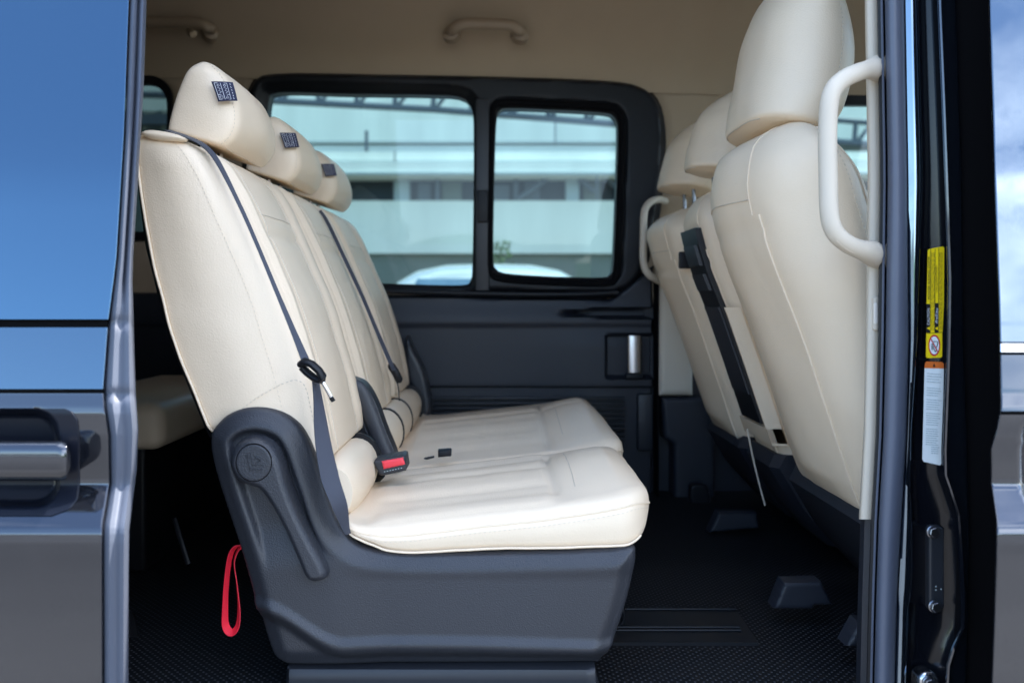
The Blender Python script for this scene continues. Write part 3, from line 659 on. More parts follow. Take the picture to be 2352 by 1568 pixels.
for i, (y0, y1) in enumerate(seatY):
    bmx, gr = seat_body(BF, BR, y0, y1, 1.37, rc=.034, rcr=.008, re0=.02, re1=.03, kh=.3, fd=back_fd, side=.010, crown=.006)
    b = obj('backrest', bmx, 'leather', bench, angle=None, label=['near backrest, side facing the door', 'centre backrest', 'far backrest'][i])
    # seams: rear edge piping, bolster stitching, cross seam
    nearside = [len(gr[0]) - NC - NS, len(gr[0]) - NC - 1, len(gr[0]) - 1]
    obj('piping', tube(bmesh.new(), [p + Vector((-.002, -.002, 0)) for p in row(gr, nearside[0] - 2, .03, .93)], .0022, 8), 'leather', b)
    obj('stitching', stitches([p + Vector((.0005, -.0006, 0)) for p in row(gr, nearside[1] - 1, .03, .97)], .0004, .0045, .0035), 'leather_seam', b)
    if i == 0: obj('rear_stitching', stitches([p + Vector((0, -.0016, 0)) for p in row(gr, nearside[0], .03, .93)], .0004, .0045, .0035), 'leather_seam', b)
    jf = int((-.60 + 1) / 2 * (NF - 1)); jb = NF - 1 - jf
    k = int(.70 * (len(gr) - 1))
    kk = min(range(len(gr)), key=lambda q: abs(q / (len(gr) - 1) - .685))
    obj('seam', tube(bmesh.new(), [gr[kk][j] + Vector((.0004, 0, 0)) for j in range(jf, jb + 1)], .0010, 6), 'leather_seam', b)
    for j in (jf, jb): obj('seam', tube(bmesh.new(), row(gr, j, .03, .93), .0011, 6), 'leather_seam', b)
    # headrest
    yo = hr_off[i]
    hm, hg = seat_body(HF, HR, 1.438, 1.70, 1.45, n=44, rc=.022, rcr=.012, re0=.006, re1=.03, kh=.2, side=.006, crown=.010, rear=.003, lumpy=.001, smooth=8)
    for v in hm.verts: v.co.y += yo
    for s_ in hg:
        for v in s_: v.y += yo
    h = obj('headrest', hm, 'leather', bench, angle=None, label=hrlab[i])
    obj('stitching', stitches([p + Vector((0, -.001, 0)) for p in row(hg, len(hg[0]) - 4, .02, .95)], .0005, .004, .003), 'leather_seam', h)
    obj('bottom_seam', tube(bmesh.new(), [p for p in hg[0][:NF:2]], .0008, 5), 'leather_seam', h)
    for yy in (1.52, 1.62):
        obj('headrest_post', tube(bmesh.new(), [Vector((P(460, 330, 1.5).x, yy + yo, P(0, 310, 1.5).z)), Vector((P(440, 400, 1.5).x, yy + yo, P(0, 380, 1.5).z))], .006, 10), 'chrome', h)
    dt = 1.426 + yo
    def TP(x, y): # tag drawn on the near headrest, carried over to the others
        q = P(x, y, 1.426); return q + Vector((0, yo, 0))
    tb = bmesh.new(); rows_ = []
    for u in np.linspace(0, 1, 7):
        r_ = []
        for v_ in np.linspace(0, 1, 7):
            a = np.array((487, 189)) * (1 - u) * (1 - v_) + np.array((530, 186)) * u * (1 - v_) + np.array((541, 229)) * u * v_ + np.array((503, 235)) * (1 - u) * v_
            q = TP(*a); q.y += .010 * u * u - .004 * (1 - u) + .002 * math.sin(v_ * 3); r_.append(q)
        rows_.append(r_)
    tg = obj('picture_tag', grid_mesh(rows_), 'tag', h)
    sm = tg.modifiers.new('thickness', 'SOLIDIFY'); sm.thickness = .0008
    def Tm(u, v_):
        a = np.array((487, 189)) * (1 - u) * (1 - v_) + np.array((530, 186)) * u * (1 - v_) + np.array((541, 229)) * u * v_ + np.array((503, 235)) * (1 - u) * v_
        q = TP(*a); q.y += .010 * u * u - .004 * (1 - u) + .002 * math.sin(v_ * 3) - .0012; return q
    pic = bmesh.new()
    def ln(*uv, r=.0004): tube(pic, [Tm(*q) for q in uv], r, 5)
    ln((.12, .08), (.72, .08), (.72, .92), (.12, .92), (.12, .08)); ln((.12, .66), (.72, .66)); ln((.42, .08), (.42, .92), r=.0004)
    for cu_ in (.20, .52):
        ln((cu_, .30), (cu_ + .12, .36), (cu_ + .02, .46), (cu_ + .14, .52), (cu_ + .02, .60), r=.00035)
        ln((cu_ + .02, .18), (cu_ + .10, .14), (cu_ + .13, .22), (cu_ + .05, .26), (cu_ + .02, .18), r=.00035)
    ln((.50, .86), (.64, .86), (.57, .72), (.50, .86), r=.00035); ln((.18, .74), (.34, .74), (.34, .86), (.18, .86), (.18, .74), r=.00035)
    for k in range(6): ln((.86, .08 + k * .15), (.87, .16 + k * .15), r=.0004)
    obj('tag_print', pic, 'white_print', h)
# top cap of the near shoulder and black rear shell
obj('shoulder_cap', relief(cat_rom([(324, 308), (345, 299), (400, 307), (427, 320), (400, 325), (350, 320)], 40, True), [], 1.361, edge_round(.009), .002, .012), 'leather', bench)
rs = strip([([(300, 324), (385, 317), (560, 340), (780, 396), (990, 480), (1010, 490)], 1.385), ([(300, 322), (385, 311), (560, 333), (780, 388), (990, 474), (1010, 484)], 1.40), ([(300, 340), (385, 320), (560, 345), (780, 399), (990, 485), (1010, 495)], 2.0)], 'rear_shell', 'black_plastic', bench, ys=list(np.linspace(400, 1005, 30)))
rs.data.transform(Matrix.Translation((.0, 0, 0)))
# cushions
CT = [(792, 1192), (850, 1204), (1000, 1188), (1250, 1160), (1390, 1140), (1455, 1128), (1492, 1134), (1504, 1158)]
CB = [(805, 1228), (862, 1252), (930, 1268), (1180, 1260), (1400, 1255), (1448, 1250), (1482, 1226), (1502, 1186)]
def cush_fd(bn, t):
    m = ss(.70, .66, t) * ss(.06, .12, t); d = 0
    for q in (-.45, .1, .55): d -= .0038 * ga(bn, q, .07) * m
    d -= .009 * ga(t, .69, .012) * ss(.75, .66, abs(bn))
    d += .008 * ss(.70, .82, t) * ss(1, .6, abs(bn)) + .006 * ga(bn, -.8, .12) * m + .006 * ga(bn, .8, .12) * m
    d -= .004 * ss(.5, 0, abs(bn)) * m
    return d
def cush_fd2(bn, t):
    m = ss(.70, .66, t) * ss(.06, .12, t); d = 0
    for q in (-.74, -.46, -.2, .2, .46, .74): d -= .0024 * ga(bn, q, .035) * m
    d -= .008 * ga(bn, 0, .03)
    d -= .009 * ga(t, .69, .012) * ss(.90, .84, abs(bn)); d += .008 * ss(.70, .82, t) * ss(1, .8, abs(bn))
    return d
for i, (y0, y1, ff, lb) in enumerate(((1.345, 1.805, cush_fd, 'near single cushion nearest the open door'), (1.815, 2.66, cush_fd2, 'far double cushion'))):
    k_ = .05 * i; CTi = [(x + k_ * (x - 800), y) for x, y in CT]; CBi = [(x + k_ * (x - 800), y) for x, y in CB]
    bmx, gr = seat_body(CTi, CBi, y0, y1, 1.36, n=72, rc=.024, rcr=.012, re0=.015, re1=.07, kh=0, fd=ff, side=.006, crown=.020 + .016 * i, rear=0, lumpy=.0015)
    b = obj('seat_cushion', bmx, 'leather', bench, angle=None, label=lb)
    N_ = len(gr[0])
    obj('piping', tube(bmesh.new(), [p + Vector((0, -.0015, 0)) for p in row(gr, N_ - NC, .02, 1)] , .0016, 6), 'leather', b)
    obj('stitching', stitches([p + Vector((0, -.002, -.003)) for p in row(gr, N_ - NC - 1, .02, .97)], .0004, .0045, .0035), 'leather_seam', b)
    obj('hem', tube(bmesh.new(), [p + Vector((0, -.004, -.001)) for p in row(gr, N_ - NC - NS - 2, .02, .88)], .0018, 8), 'leather', b)
    kk = min(range(len(gr)), key=lambda q: abs(q / (len(gr) - 1) - .685))
    j0 = int(NF * .16); obj('seam', tube(bmesh.new(), [gr[kk][j] + Vector((0, 0, -.0002)) for j in range(j0, NF - j0)], .0009, 5), 'leather_seam', b)
# lumbar rolls at the rear of the cushions with black bands
def lroll(y0, y1, nb, lb):
    pts = [(778, 1052), (800, 1110), (806, 1180)]
    bm = bmesh.new(); c0 = P(746, 1150, 1.37)
    n_ = 30; rr = []
    for i in range(n_):
        t = i / (n_ - 1); r_ = .046 - .012 * (2 * t - 1) ** 4
        rr.append(r_)
    tube(bm, [Vector((c0.x + .008, y0 + (y1 - y0) * i / (n_ - 1), c0.z + .008)) for i in range(n_)], rr, 24, [q * 1.25 for q in rr], up=Vector((0, 0, 1)))
    b = obj('lumbar_roll', bm, 'leather', bench, angle=60, label=lb)
    for yb in nb:
        bm = bmesh.new(); tube(bm, [Vector((c0.x + .008, yb - .006, c0.z + .008)), Vector((c0.x + .008, yb + .006, c0.z + .008))], r_ + .0025 if 0 else .0482, 24, .0482 * 1.25, up=Vector((0, 0, 1)))
        obj('retaining_band', bm, 'black_plastic', b)
lroll(1.39, 1.66, (1.64,), 'near lumbar roll')
lroll(1.80, 2.60, (2.02, 2.22, 2.55), 'far lumbar roll')
# base side cover
base_out = [(486, 1006), (492, 985), (520, 955), (558, 938), (600, 934), (645, 944), (682, 968), (708, 1008), (728, 1062), (748, 1120), (768, 1180), (792, 1222), (830, 1250), (890, 1264), (1000, 1268), (1200, 1264), (1380, 1258), (1450, 1250), (1459, 1262), (1457, 1300), (1442, 1370), (1420, 1440), (1396, 1500), (1376, 1524), (1340, 1528), (900, 1530), (680, 1530), (642, 1522), (622, 1500), (600, 1430), (578, 1340), (552, 1250), (522, 1160), (500, 1090), (488, 1040)]
def base_h(x, z, e):
    p = (x * FP / 1.345 + VX, VY - (z - CZ) * FP / 1.345)
    r_ = .008; h = math.sqrt(max(0, r_ * r_ - (r_ - min(e, r_)) ** 2)) + .014 * ss(0, .032, e)
    # recess inside the rim around the lever, upper left
    m = ss(1300, 1180, p[1] + .15 * (p[0] - 700))
    h -= .015 * ss(.032, .041, e) * m
    # long soft step along the bottom skirt
    cl = 1370 + 95 * ss(600, 800, p[0]) + 6 * math.sin(p[0] / 200)
    h += .007 * ss(cl - 8, cl + 14, p[1]) - .020 * ss(cl + 14, cl + 60, p[1])
    cu = 1290 + 60 * ss(600, 760, p[0]) - 60 * ss(700, 1000, p[0])
    h -= .006 * ss(1280, 1330, p[1]) * ss(760, 900, p[0])
    return h
bc = obj('base_cover', relief(cat_rom(base_out, 260, True), [], 1.352, base_h, .0035, .05), 'plastic', bench, angle=None, label='charcoal plastic side cover')
# base interior under the cushions
a0, a1 = P(640, 1520, 1.4), P(1440, 1262, 1.4)
obj('seat_frame', bbox((a0.x, 1.40, FL + .04), (a1.x - .04, 2.64, P(0, 1245, 1.37).z), .02), 'black_plastic', bench)
# rim outer lip (thin dark edge seen behind the cover)
obj('cover_lip', relief(cat_rom([(q[0] + 10, q[1] - 5) for q in base_out[2:14]] + [(880, 1290), (700, 1200), (600, 1100), (520, 1010)], 120, True), [], 1.40, edge_round(.01), .005, .05), 'plastic_smooth', bench)
bk = P(650, 1530, 1.36); bk1 = P(1378, 1600, 1.36)
obj('floor_bracket', relief([(660, 1531), (1366, 1528), (1392, 1640), (650, 1640)], [], 1.36, edge_round(.01), .008, .5), 'plastic_smooth', bench)
# recline lever
lev_out = [(532, 1062), (538, 1030), (556, 1008), (584, 998), (614, 1003), (640, 1024), (656, 1060), (670, 1110), (698, 1180), (728, 1240), (752, 1286), (759, 1312), (748, 1327), (720, 1330), (702, 1314), (684, 1272), (658, 1214), (628, 1158), (602, 1122), (576, 1112), (548, 1096)]
lh = lambda x, z, e: .014 * ss(0, .004, e) + .011 * min(1, e / .011)
lev = obj('recline_lever', relief(cat_rom(lev_out, 160, True), [], 1.333, lh, .0022, .02), 'plastic', bench, angle=None, label='charcoal recline lever with round hub')
cc = [(583 + 41 * math.cos(2 * math.pi * k / 48), 1062 + 43 * math.sin(2 * math.pi * k / 48)) for k in range(48)]
cap_ = obj('lever_hub', relief(cc, [], 1.3095, edge_round(.002), .002, .004), 'plastic', lev, angle=None)
obj('hub_groove', tube(bmesh.new(), [P(*q, 1.3088) for q in cc] + [P(*cc[0], 1.3088)], .0012, 6, cap=False), 'black_matt', lev)
sy = bmesh.new()
for sgs in (((566, 1042), (574, 1078), (600, 1078)), ((573, 1040), (580, 1068), (602, 1068)), ((584, 1046), (598, 1058), (590, 1062)), ((598, 1058), (588, 1048), (584, 1056))):
    tube(sy, [P(*q, 1.3068) for q in sgs], .0007, 6)
obj('seat_symbol', sy, 'plastic_smooth', lev)
# near front belt: over the shoulder, down to the guide and to the anchor
def ribbon(pts, w, th=.0012, n=60, wdir=None):
    w3 = [Vector(q) for q in cat_rom([P(*q) for q in pts], n)]
    return w3
def strap(pts, wpx, d_w, parent, m='belt', name='belt_strap', n=60, th=.0009):
    """pts (px,py,d); wpx list = visible half width (px); d_w list = half width going into depth (m)"""
    w3 = cat_rom([P(*q) for q in pts], n); s = np.linspace(0, 1, n); k = np.linspace(0, 1, len(pts))
    rows = []
    for i in range(n):
        a = np.interp(s[i], k, wpx) * w3[i][1] / FP; b = np.interp(s[i], k, d_w); c = Vector(w3[i])
        t = Vector(w3[min(i + 1, n - 1)] - w3[max(i - 1, 0)]).normalized(); side = Vector((-t.z, 0, t.x)).normalized()
        if side.x < 0: side = -side
        wv = side * a + Vector((0, b, 0)); nn = wv.cross(t).normalized() * th
        rows.append([c - wv - nn, c + wv - nn, c + wv + nn, c - wv + nn])
    return obj(name, grid_mesh(rows, True, True), m, parent, angle=30)
belt = strap([(385, 300, 1.40), (430, 315, 1.38), (470, 336, 1.365), (502, 375, 1.358), (550, 470, 1.350), (590, 560, 1.345), (640, 680, 1.337), (680, 775, 1.330), (706, 838, 1.324)], [3, 3.5, 4, 3.6, 3.4, 3.4, 4, 5, 8], [.010, .008, .004, .002, .002, .002, .002, .003, .004], bench, name='seat_belt')
belt['label'] = 'near grey belt over the front edge of the near backrest'
strap([(722, 868, 1.33), (730, 920, 1.325), (738, 1000, 1.31), (756, 1090, 1.30), (780, 1160, 1.30), (798, 1225, 1.325)], [3, 8, 13, 17, 15, 4], [.006, .01, .01, .01, .006, .004], belt, name='lower_belt')
strap([(724, 870, 1.335), (734, 930, 1.33), (752, 1030, 1.322), (768, 1100, 1.318), (786, 1170, 1.318), (800, 1226, 1.33)], [3, 5, 6, 7, 6, 4], [.012, .012, .012, .012, .006, .004], belt, name='inner_belt')
gd = bmesh.new(); tube(gd, [P(*q, dd) for q, dd in (((692, 836), 1.318), ((700, 830), 1.312), ((716, 836), 1.306), ((732, 850), 1.306), ((741, 864), 1.31), ((738, 872), 1.316), ((722, 868), 1.322), ((704, 854), 1.324), ((693, 842), 1.322))], .0062, 12, .009)
obj('belt_guide', gd, 'black_plastic', belt)
obj('belt_tongue', ptube([(733, 866, 1.318), (748, 890, 1.318), (763, 918, 1.32)], .0028, 16, 8, .0012), 'chrome', belt)
obj('tongue_tip', ptube([(760, 912, 1.318), (766, 921, 1.32)], .0036, 6, 8, .002), 'black_plastic', belt)
belt2 = strap([(735, 484, 2.10), (752, 510, 2.07), (790, 590, 2.03), (832, 680, 2.02), (870, 770, 2.02), (898, 835, 2.03), (905, 850, 2.04)], [2.5, 3, 3, 3, 3, 3.5, 4], [.004] * 7, bench, name='seat_belt')
belt2['label'] = 'far grey belt between the centre and far backrests'
obj('belt_guide', ptube([(896, 836, 2.08), (904, 848, 2.07), (912, 862, 2.07), (918, 876, 2.08)], [.006] + [.010] * 10 + [.006], 12, 10, .006), 'black_plastic', belt2)
obj('belt_tail', ptube([(908, 868, 2.08), (915, 890, 2.075), (917, 920, 2.075)], .0016, 14, 6), 'black_plastic', belt2)
# hinge bracket between near and centre seats
hb_o = cat_rom([(797, 872), (812, 870), (838, 884), (862, 925), (884, 985), (908, 1046), (905, 1075), (880, 1100), (858, 1108), (826, 1070), (790, 1052), (775, 1000), (780, 930)], 90, True)
hbk = obj('hinge_bracket', relief(hb_o, [], 1.735, lambda x, z, e: .012 * ss(0, .012, e), .004, .05), 'plastic_smooth', bench, label='charcoal hinge cover between near and centre seats')
obj('bracket_rib', ptube([(806, 886, 1.718), (826, 896, 1.718), (846, 940, 1.718), (868, 1000, 1.718), (888, 1050, 1.718)], .016, 40, 10, .008), 'plastic', hbk)
obj('bracket_line', ptube([(812, 900, 1.716), (830, 960, 1.716), (856, 1030, 1.716), (872, 1070, 1.716)], .0016, 30, 6), 'plastic', hbk)
obj('lumbar_trim', ptube([(782, 1056, 1.60), (806, 1052, 1.60), (828, 1064, 1.60), (842, 1086, 1.60), (846, 1106, 1.60)], .006, 30, 8, .006), 'black_plastic', bench)
# buckle
bd = 1.56
bbm = relief([(858, 1062), (861, 1056), (925, 1044), (931, 1046), (935, 1074), (932, 1080), (879, 1092), (872, 1090)], [], bd, edge_round(.005), .002, .045)
bu = obj('belt_buckle', bbm, 'plastic_smooth', bench, label='charcoal belt buckle with red release button')
obj('release_button', relief([(876, 1058), (926, 1049), (931, 1066), (881, 1077)], [], bd - .004, edge_round(.004), .0018, .006), 'red', bu)
sg = [((882 + k * 6.4, 1083 - k * 1.4), (885 + k * 6.4, 1082.4 - k * 1.4)) for k in range(7)]
obj('buckle_marks', bars(bmesh.new(), sg, bd - .0054, 1.6), 'grey_print', bu, smooth=False)
obj('buckle_stalk', ptube([(868, 1080, 1.62), (850, 1100, 1.66), (836, 1120, 1.70)], .018, 16, 10, .008), 'black_plastic', bu)
# stowed far buckle, lying in the cushion gap
fb = obj('stowed_buckle', relief([(1006, 1034), (1034, 1032), (1036, 1034), (1036, 1047), (1006, 1050)], [], 1.79, edge_round(.004), .002, .02), 'black_plastic', bench, label='small black stowed buckle in the cushion gap')
obj('buckle_tip', relief([(970, 1053), (996, 1048), (997, 1051), (980, 1055)], [], 1.785, edge_round(.002), .002, .01), 'black_plastic', bench)
# dark far side cover beside the far backrest
fc = relief(cat_rom([(935, 770), (950, 800), (975, 850), (990, 920), (986, 955), (960, 950), (945, 900), (930, 840)], 60, True), [], 2.64, edge_round(.015), .006, .04)
obj('far_base_cover', fc, 'plastic_smooth', bench)
fold_seam = stitches([Vector(q) for q in cat_rom([P(*q) for q in ((488, 986, 1.3535), (530, 958, 1.352), (590, 914, 1.350), (650, 881, 1.349), (680, 873, 1.350), (700, 886, 1.352), (712, 930, 1.352), (726, 1000, 1.352), (738, 1060, 1.352))], 60)], .0007, .0045, .003)
obj('stitching', fold_seam, 'leather_seam', bench)
# red pull strap
rp_ = cat_rom([P(*q) for q in ((556, 1252, 1.385), (540, 1256, 1.385), (528, 1280, 1.385), (520, 1340, 1.385), (517, 1400, 1.385), (518, 1436, 1.385), (531, 1452, 1.385), (545, 1438, 1.386), (549, 1400, 1.388), (544, 1340, 1.390), (538, 1290, 1.392), (548, 1260, 1.392), (558, 1254, 1.392))], 90)
tw = [ (3.2 if i < 40 else 5 if i < 62 else 3) for i in range(90)]
rows = []
for i in range(90):
    c = Vector(rp_[i]); t = Vector(rp_[min(i + 1, 89)] - rp_[max(i - 1, 0)]).normalized(); side = Vector((-t.z, 0, t.x))
    k = .35 + .5 * math.exp(-((i - 50) / 12) ** 2) ; wv = side * (.0022 + .002 * math.exp(-((i - 48) / 14) ** 2)) + Vector((0, .0055, 0)); nn = wv.cross(t).normalized() * .0007
    rows.append([c - wv - nn, c + wv - nn, c + wv + nn, c - wv + nn])
obj('pull_strap', grid_mesh(rows, True, True), 'redstrap', bench, label='red fabric release loop hanging at the rear')
# floor rail ahead of the bench
rl = thing('floor_rail', 'black seat track plate sunk in the studded floor before the bench', 'seat rail', (P(1560, 0, 1.45).x, 1.45, FL))
def on_floor(px, py):
    d = (CZ - FL) * FP / (py - VY); return P(px, py, d)
c4 = [on_floor(1432, 1404), on_floor(1690, 1404), on_floor(1742, 1482), on_floor(1385, 1482)]
bm = bmesh.new(); lo = [bm.verts.new(v) for v in c4]; hi = [bm.verts.new(v * 1 + Vector((0, 0, .006))) for v in c4]; bm.faces.new(hi); bm.faces.new(lo[::-1])
for k in range(4): bm.faces.new((lo[k], lo[(k + 1) % 4], hi[(k + 1) % 4], hi[k]))
obj('rail_plate', bm, 'black_plastic', rl, smooth=False)
for y_, x0_, x1_ in ((1407, 1436, 1690), (1449, 1410, 1700), (1456, 1412, 1702)):
    obj('rail_edge', tube(bmesh.new(), [on_floor(x0_, y_) + Vector((0, 0, .008)), on_floor(x1_, y_) + Vector((0, 0, .008))], .0025, 8), 'black_plastic', rl)
q = on_floor(1405, 1448)
obj('rail_stop', bbox(q + Vector((-.006, -.006, 0)), q + Vector((.006, .004, .016)), .002), 'satin_metal', rl)
obj('release_bar', ptube([(1420, 1440, 1.62), (1432, 1425, 1.62), (1430, 1400, 1.62), (1418, 1390, 1.62)], .004, 20, 8), 'black_plastic', rl)

# ================================================================ FRONT SEATS
# profiles at 1.85 m (back) in (x, z) world
def W(px, py, d): q = P(px, py, d); return (q.x, q.z)
FRr = [W(1822, 1084, 1.85), W(1790, 995, 1.85), W(1745, 860, 1.85), W(1700, 730, 1.85), W(1655, 615, 1.85), W(1627, 520, 1.85), W(1620, 455, 1.85), W(1635, 380, 1.85), (.505, CZ + .335)]
FRf = [(.85, CZ - .44), (.83, CZ - .32), (.79, CZ - .18), (.745, CZ - .04), (.70, CZ + .08), (.675, CZ + .16), (.655, CZ + .22), (.62, CZ + .28), (.575, CZ + .325)]
HHr = [(.462, .335), (.468, .37), (.482, .44), (.497, .52), (.528, .595), (.55, .625), (.565, .64)]
HHf = [(.612, .300), (.645, .36), (.662, .44), (.655, .51), (.628, .58), (.602, .62), (.580, .638)]
def mirror_fd(bn, t): return 0
def front_seat(y0, y1, hy0, hy1, hz, label, cat='seat', hx=0, crown=.03, bx=0, kz=1.0, rc=.05):
    t = thing('front_seat', label, cat, (.75, (y0 + y1) / 2, FL), 'front row seats')
    # the rear face is the one seen, so it is built as the "front" of the padded body
    kq = lambda z: z if z < CZ + .16 else CZ + .16 + (z - CZ - .16) * kz
    def rf(bn, tt):
        a = abs(bn)
        return .0 - .007 * ga(tt, .735, .010) * ss(.75, .6, a) - .004 * ga(a, .80, .02) * ss(.70, .64, tt)
    bmx, gr = seat_body([(x + bx, kq(z)) for x, z in FRr], [(x, kq(z)) for x, z in FRf], y0, y1, None, n=60, rc=rc, re0=.02, re1=.10, kh=.25, fd=rf, side=.012, crown=crown, rear=-.01, smooth=25)
    b = obj('backrest', bmx, 'leather', t, angle=None)
    kk = int(.735 * (len(gr) - 1)); J = len(gr[0])
    obj('seam', tube(bmesh.new(), [gr[kk][j] + Vector((-.0008, 0, 0)) for j in range(3, NF - 2)], .0012, 6), 'leather_seam', b)
    obj('seam', tube(bmesh.new(), [p + Vector((-.0008, -.0008, 0)) for p in row(gr, 3, .70, .97)], .0012, 6), 'leather', b)
    obj('panel_edge', tube(bmesh.new(), [p + Vector((-.001, -.001, 0)) for p in row(gr, 1, .03, .70)], .0022, 6), 'leather', b)
    obj('piping', tube(bmesh.new(), [p + Vector((.0, -.001, 0)) for p in row(gr, J - NC - NS - 3, .03, .95)], .0016, 6), 'leather', b)
    obj('stitching', stitches([p + Vector((0, -.002, 0)) for p in row(gr, J - NC - NS, .3, .97)], .0007, .005, .0035), 'leather_seam', b)
    HR_ = [(x + hx, CZ + .305 + (z - .305) * hz) for x, z in HHr]; HF_ = [(x + hx, CZ + .30 + (z - .30) * hz) for x, z in HHf]
    hm, hg = seat_body(HR_, HF_, hy0, hy1, None, n=44, rc=.06, re0=.012, re1=.08, kh=.2, side=.012, crown=.012, rear=.01, smooth=60)
    h = obj('headrest', hm, 'leather', t, angle=None)
    obj('stitching', stitches([p + Vector((0, -.0012, 0)) for p in row(hg, len(hg[0]) - NC - NS, .02, .96)], .0007, .0045, .0035), 'leather_seam', h)
    obj('bottom_seam', tube(bmesh.new(), [p + Vector((0, 0, -.0005)) for p in hg[0][:NF:2]], .0012, 5), 'leather_seam', h)
    ym = (hy0 + hy1) / 2
    for yy in (ym - .06, ym + .06): obj('headrest_post', tube(bmesh.new(), [Vector((.545, yy, CZ + .35)), Vector((.55, yy, CZ + .25))], .005, 10), 'zinc', t)
    # lower cover and pedestal
    lc = bmesh.new()
    rows = []
    for y in (y0 + .005, y0 + .03, (y0 + y1) / 2, y1 - .03, y1 - .005):
        o_ = .018 if y in (y0 + .005, y1 - .005) else 0
        rows.append([Vector((x + o_, y, z)) for x, z in ((.655, CZ - .37), (.64, CZ - .40), (.70, CZ - .50), (.78, FL + .05), (1.2, FL + .05), (1.2, CZ - .32), (.90, CZ - .34))])
    obj('seat_base', grid_mesh(rows, True, True), 'navy_panel', t, angle=30)
    obj('cushion', bbox((.72, y0 + .01, CZ - .36), (1.25, y1 - .01, CZ - .22), .04), 'leather', t)
    return t, gr
s1, g1 = front_seat(1.425, 1.885, 1.470, 1.815, .98, 'large cream front seat nearest the door, seen from behind beside the near pillar', kz=.95, rc=.07)
s2, g2 = front_seat(1.965, 2.205, 1.98, 2.19, .62, 'narrow cream middle front seat with black folding tray on its back', crown=.004, bx=.02, kz=.66, rc=.03)
s3, g3 = front_seat(2.225, 2.625, 2.30, 2.56, .62, 'farthest cream front seat beside the far grab handle', kz=.55)
# black tray back on the middle seat
def x_rear(z):
    zs = [q[1] for q in FRr]; xs = [q[0] for q in FRr]; return float(np.interp(z, zs, xs))
def tray_part(z0, z1, ya, yb, off, name, m, parent, n=20):
    rows = []
    for z in np.linspace(z0, z1, n):
        x = x_rear(z) + .02; rows.append([Vector((x - off * .2, ya, z)), Vector((x - off, ya + .004, z)), Vector((x - off, (ya + yb) / 2, z)), Vector((x - off, yb - .004, z)), Vector((x - off * .2, yb, z)), Vector((x + .02, yb, z)), Vector((x + .02, ya, z))])
    return obj(name, grid_mesh(rows, True, True), m, parent, angle=35)
tr = tray_part(CZ - .30, CZ + .17, 2.0, 2.165, .014, 'folding_tray', 'black_plastic', s2)
tray_part(CZ - .23, CZ - .02, 2.01, 2.155, .018, 'tray_panel', 'navy_panel', tr)
for a, b_2 in ((.02, .06), (.08, .13)): tray_part(CZ + a, CZ + b_2, 2.02, 2.14, .022, 'tray_pocket', 'plastic_smooth', tr, 6)
tray_part(CZ - .34, CZ - .02, 1.958, 1.972, .016, 'tray_surround', 'leather', s2)
tray_part(CZ - .345, CZ - .305, 1.958, 2.19, .016, 'tray_surround', 'leather', s2)
obj('side_lever', bbox((x_rear(CZ + .10) - .005, 2.214, CZ + .08), (x_rear(CZ + .10) + .03, 2.224, CZ + .125), .004), 'black_plastic', s3)
# thin beige side strip between the middle and near seats, low down
obj('trim_strip', ptube([(1716, 985, 2.0), (1735, 1075, 2.0), (1757, 1160, 2.0)], .0022, 14, 8), 'beige_plastic', s2)
# pedestal feet on the floor
for name, pts, d, par in (('seat_foot', [(1800, 1336), (1885, 1334), (1912, 1386), (1870, 1388), (1864, 1396), (1776, 1396)], 1.62, s1), ('seat_foot', [(1650, 1176), (1738, 1176), (1742, 1212), (1690, 1216), (1628, 1222)], 2.25, s2), ('seat_foot', [(1972, 1428), (1995, 1430), (1995, 1482), (1942, 1482)], 1.44, s1)):
    obj(name, relief(pts, [], d, edge_round(.006), .004, .035), 'navy_panel', par)
obj('foot_recess', relief(cat_rom([(1585, 1120), (1600, 1112), (1625, 1118), (1632, 1160), (1615, 1178), (1590, 1165)], 40, True), [], 2.62, edge_round(.006), .005, .02), 'black_plastic', s3)

# ================================================================ third-row bench and clutter behind
rb = thing('rear_bench', 'dim cream rear bench behind the middle row, left edge of the cabin', 'seat', (P(300, 0, 2.2).x, 2.2, FL))
q0, q1 = P(150, 1004, 2.1), P(446, 895, 2.1)
obj('seat_cushion', bbox((q0.x, 1.9, q0.z), (q1.x, 2.65, q1.z - .01), .035, 5), 'leather', rb)
obj('seat_base', bbox((q0.x, 1.95, FL), (q1.x - .06, 2.6, q0.z + .005), .01), 'black_plastic', rb)
obj('base_strut', ptube([(400, 1190, 1.95), (415, 1240, 1.93), (432, 1295, 1.92)], .006, 16, 8, .003), 'plastic_smooth', rb)
obj('floor_hinge', relief([(296, 1400), (306, 1410), (318, 1462), (296, 1462)], [], 1.5, lambda x, z, e: 0, .003, .004), 'zinc', rb)

# ================================================================ OUTSIDE, beyond the far windows
DB = 15.0
wh = thing('warehouse', 'long pale warehouse with dark openings beyond the far window', 'building', (2, DB, 0))
def slab(name, y0, y1, m, d=DB, x0=-1400, x1=4200, th=1.0, tilt=0, parent=None):
    lo, hi = P(x0, y1, d), P(x1, y0, d); return obj(name, bbox((lo.x, d, lo.z), (hi.x, d + th, hi.z)), m, parent or wh, smooth=False)
slab('wall', 461, 582, 'wall_white')
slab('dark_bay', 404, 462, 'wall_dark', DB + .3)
slab('eave', 372, 404, 'wall_white', DB - .35)
slab('eave_line', 368, 373, 'wall_grey', DB - .30)
slab('roof_band', 348, 369, 'wall_white', DB - .1)
slab('roof_edge', 334, 348, 'wall_grey', DB + .1, x1=1500)
slab('sky_sheet', -60, 352, 'wall_white', DB + 5)  # pale sheet added in place of the overexposed sky above the roof
slab('plinth', 582, 690, 'concrete', DB + .1)
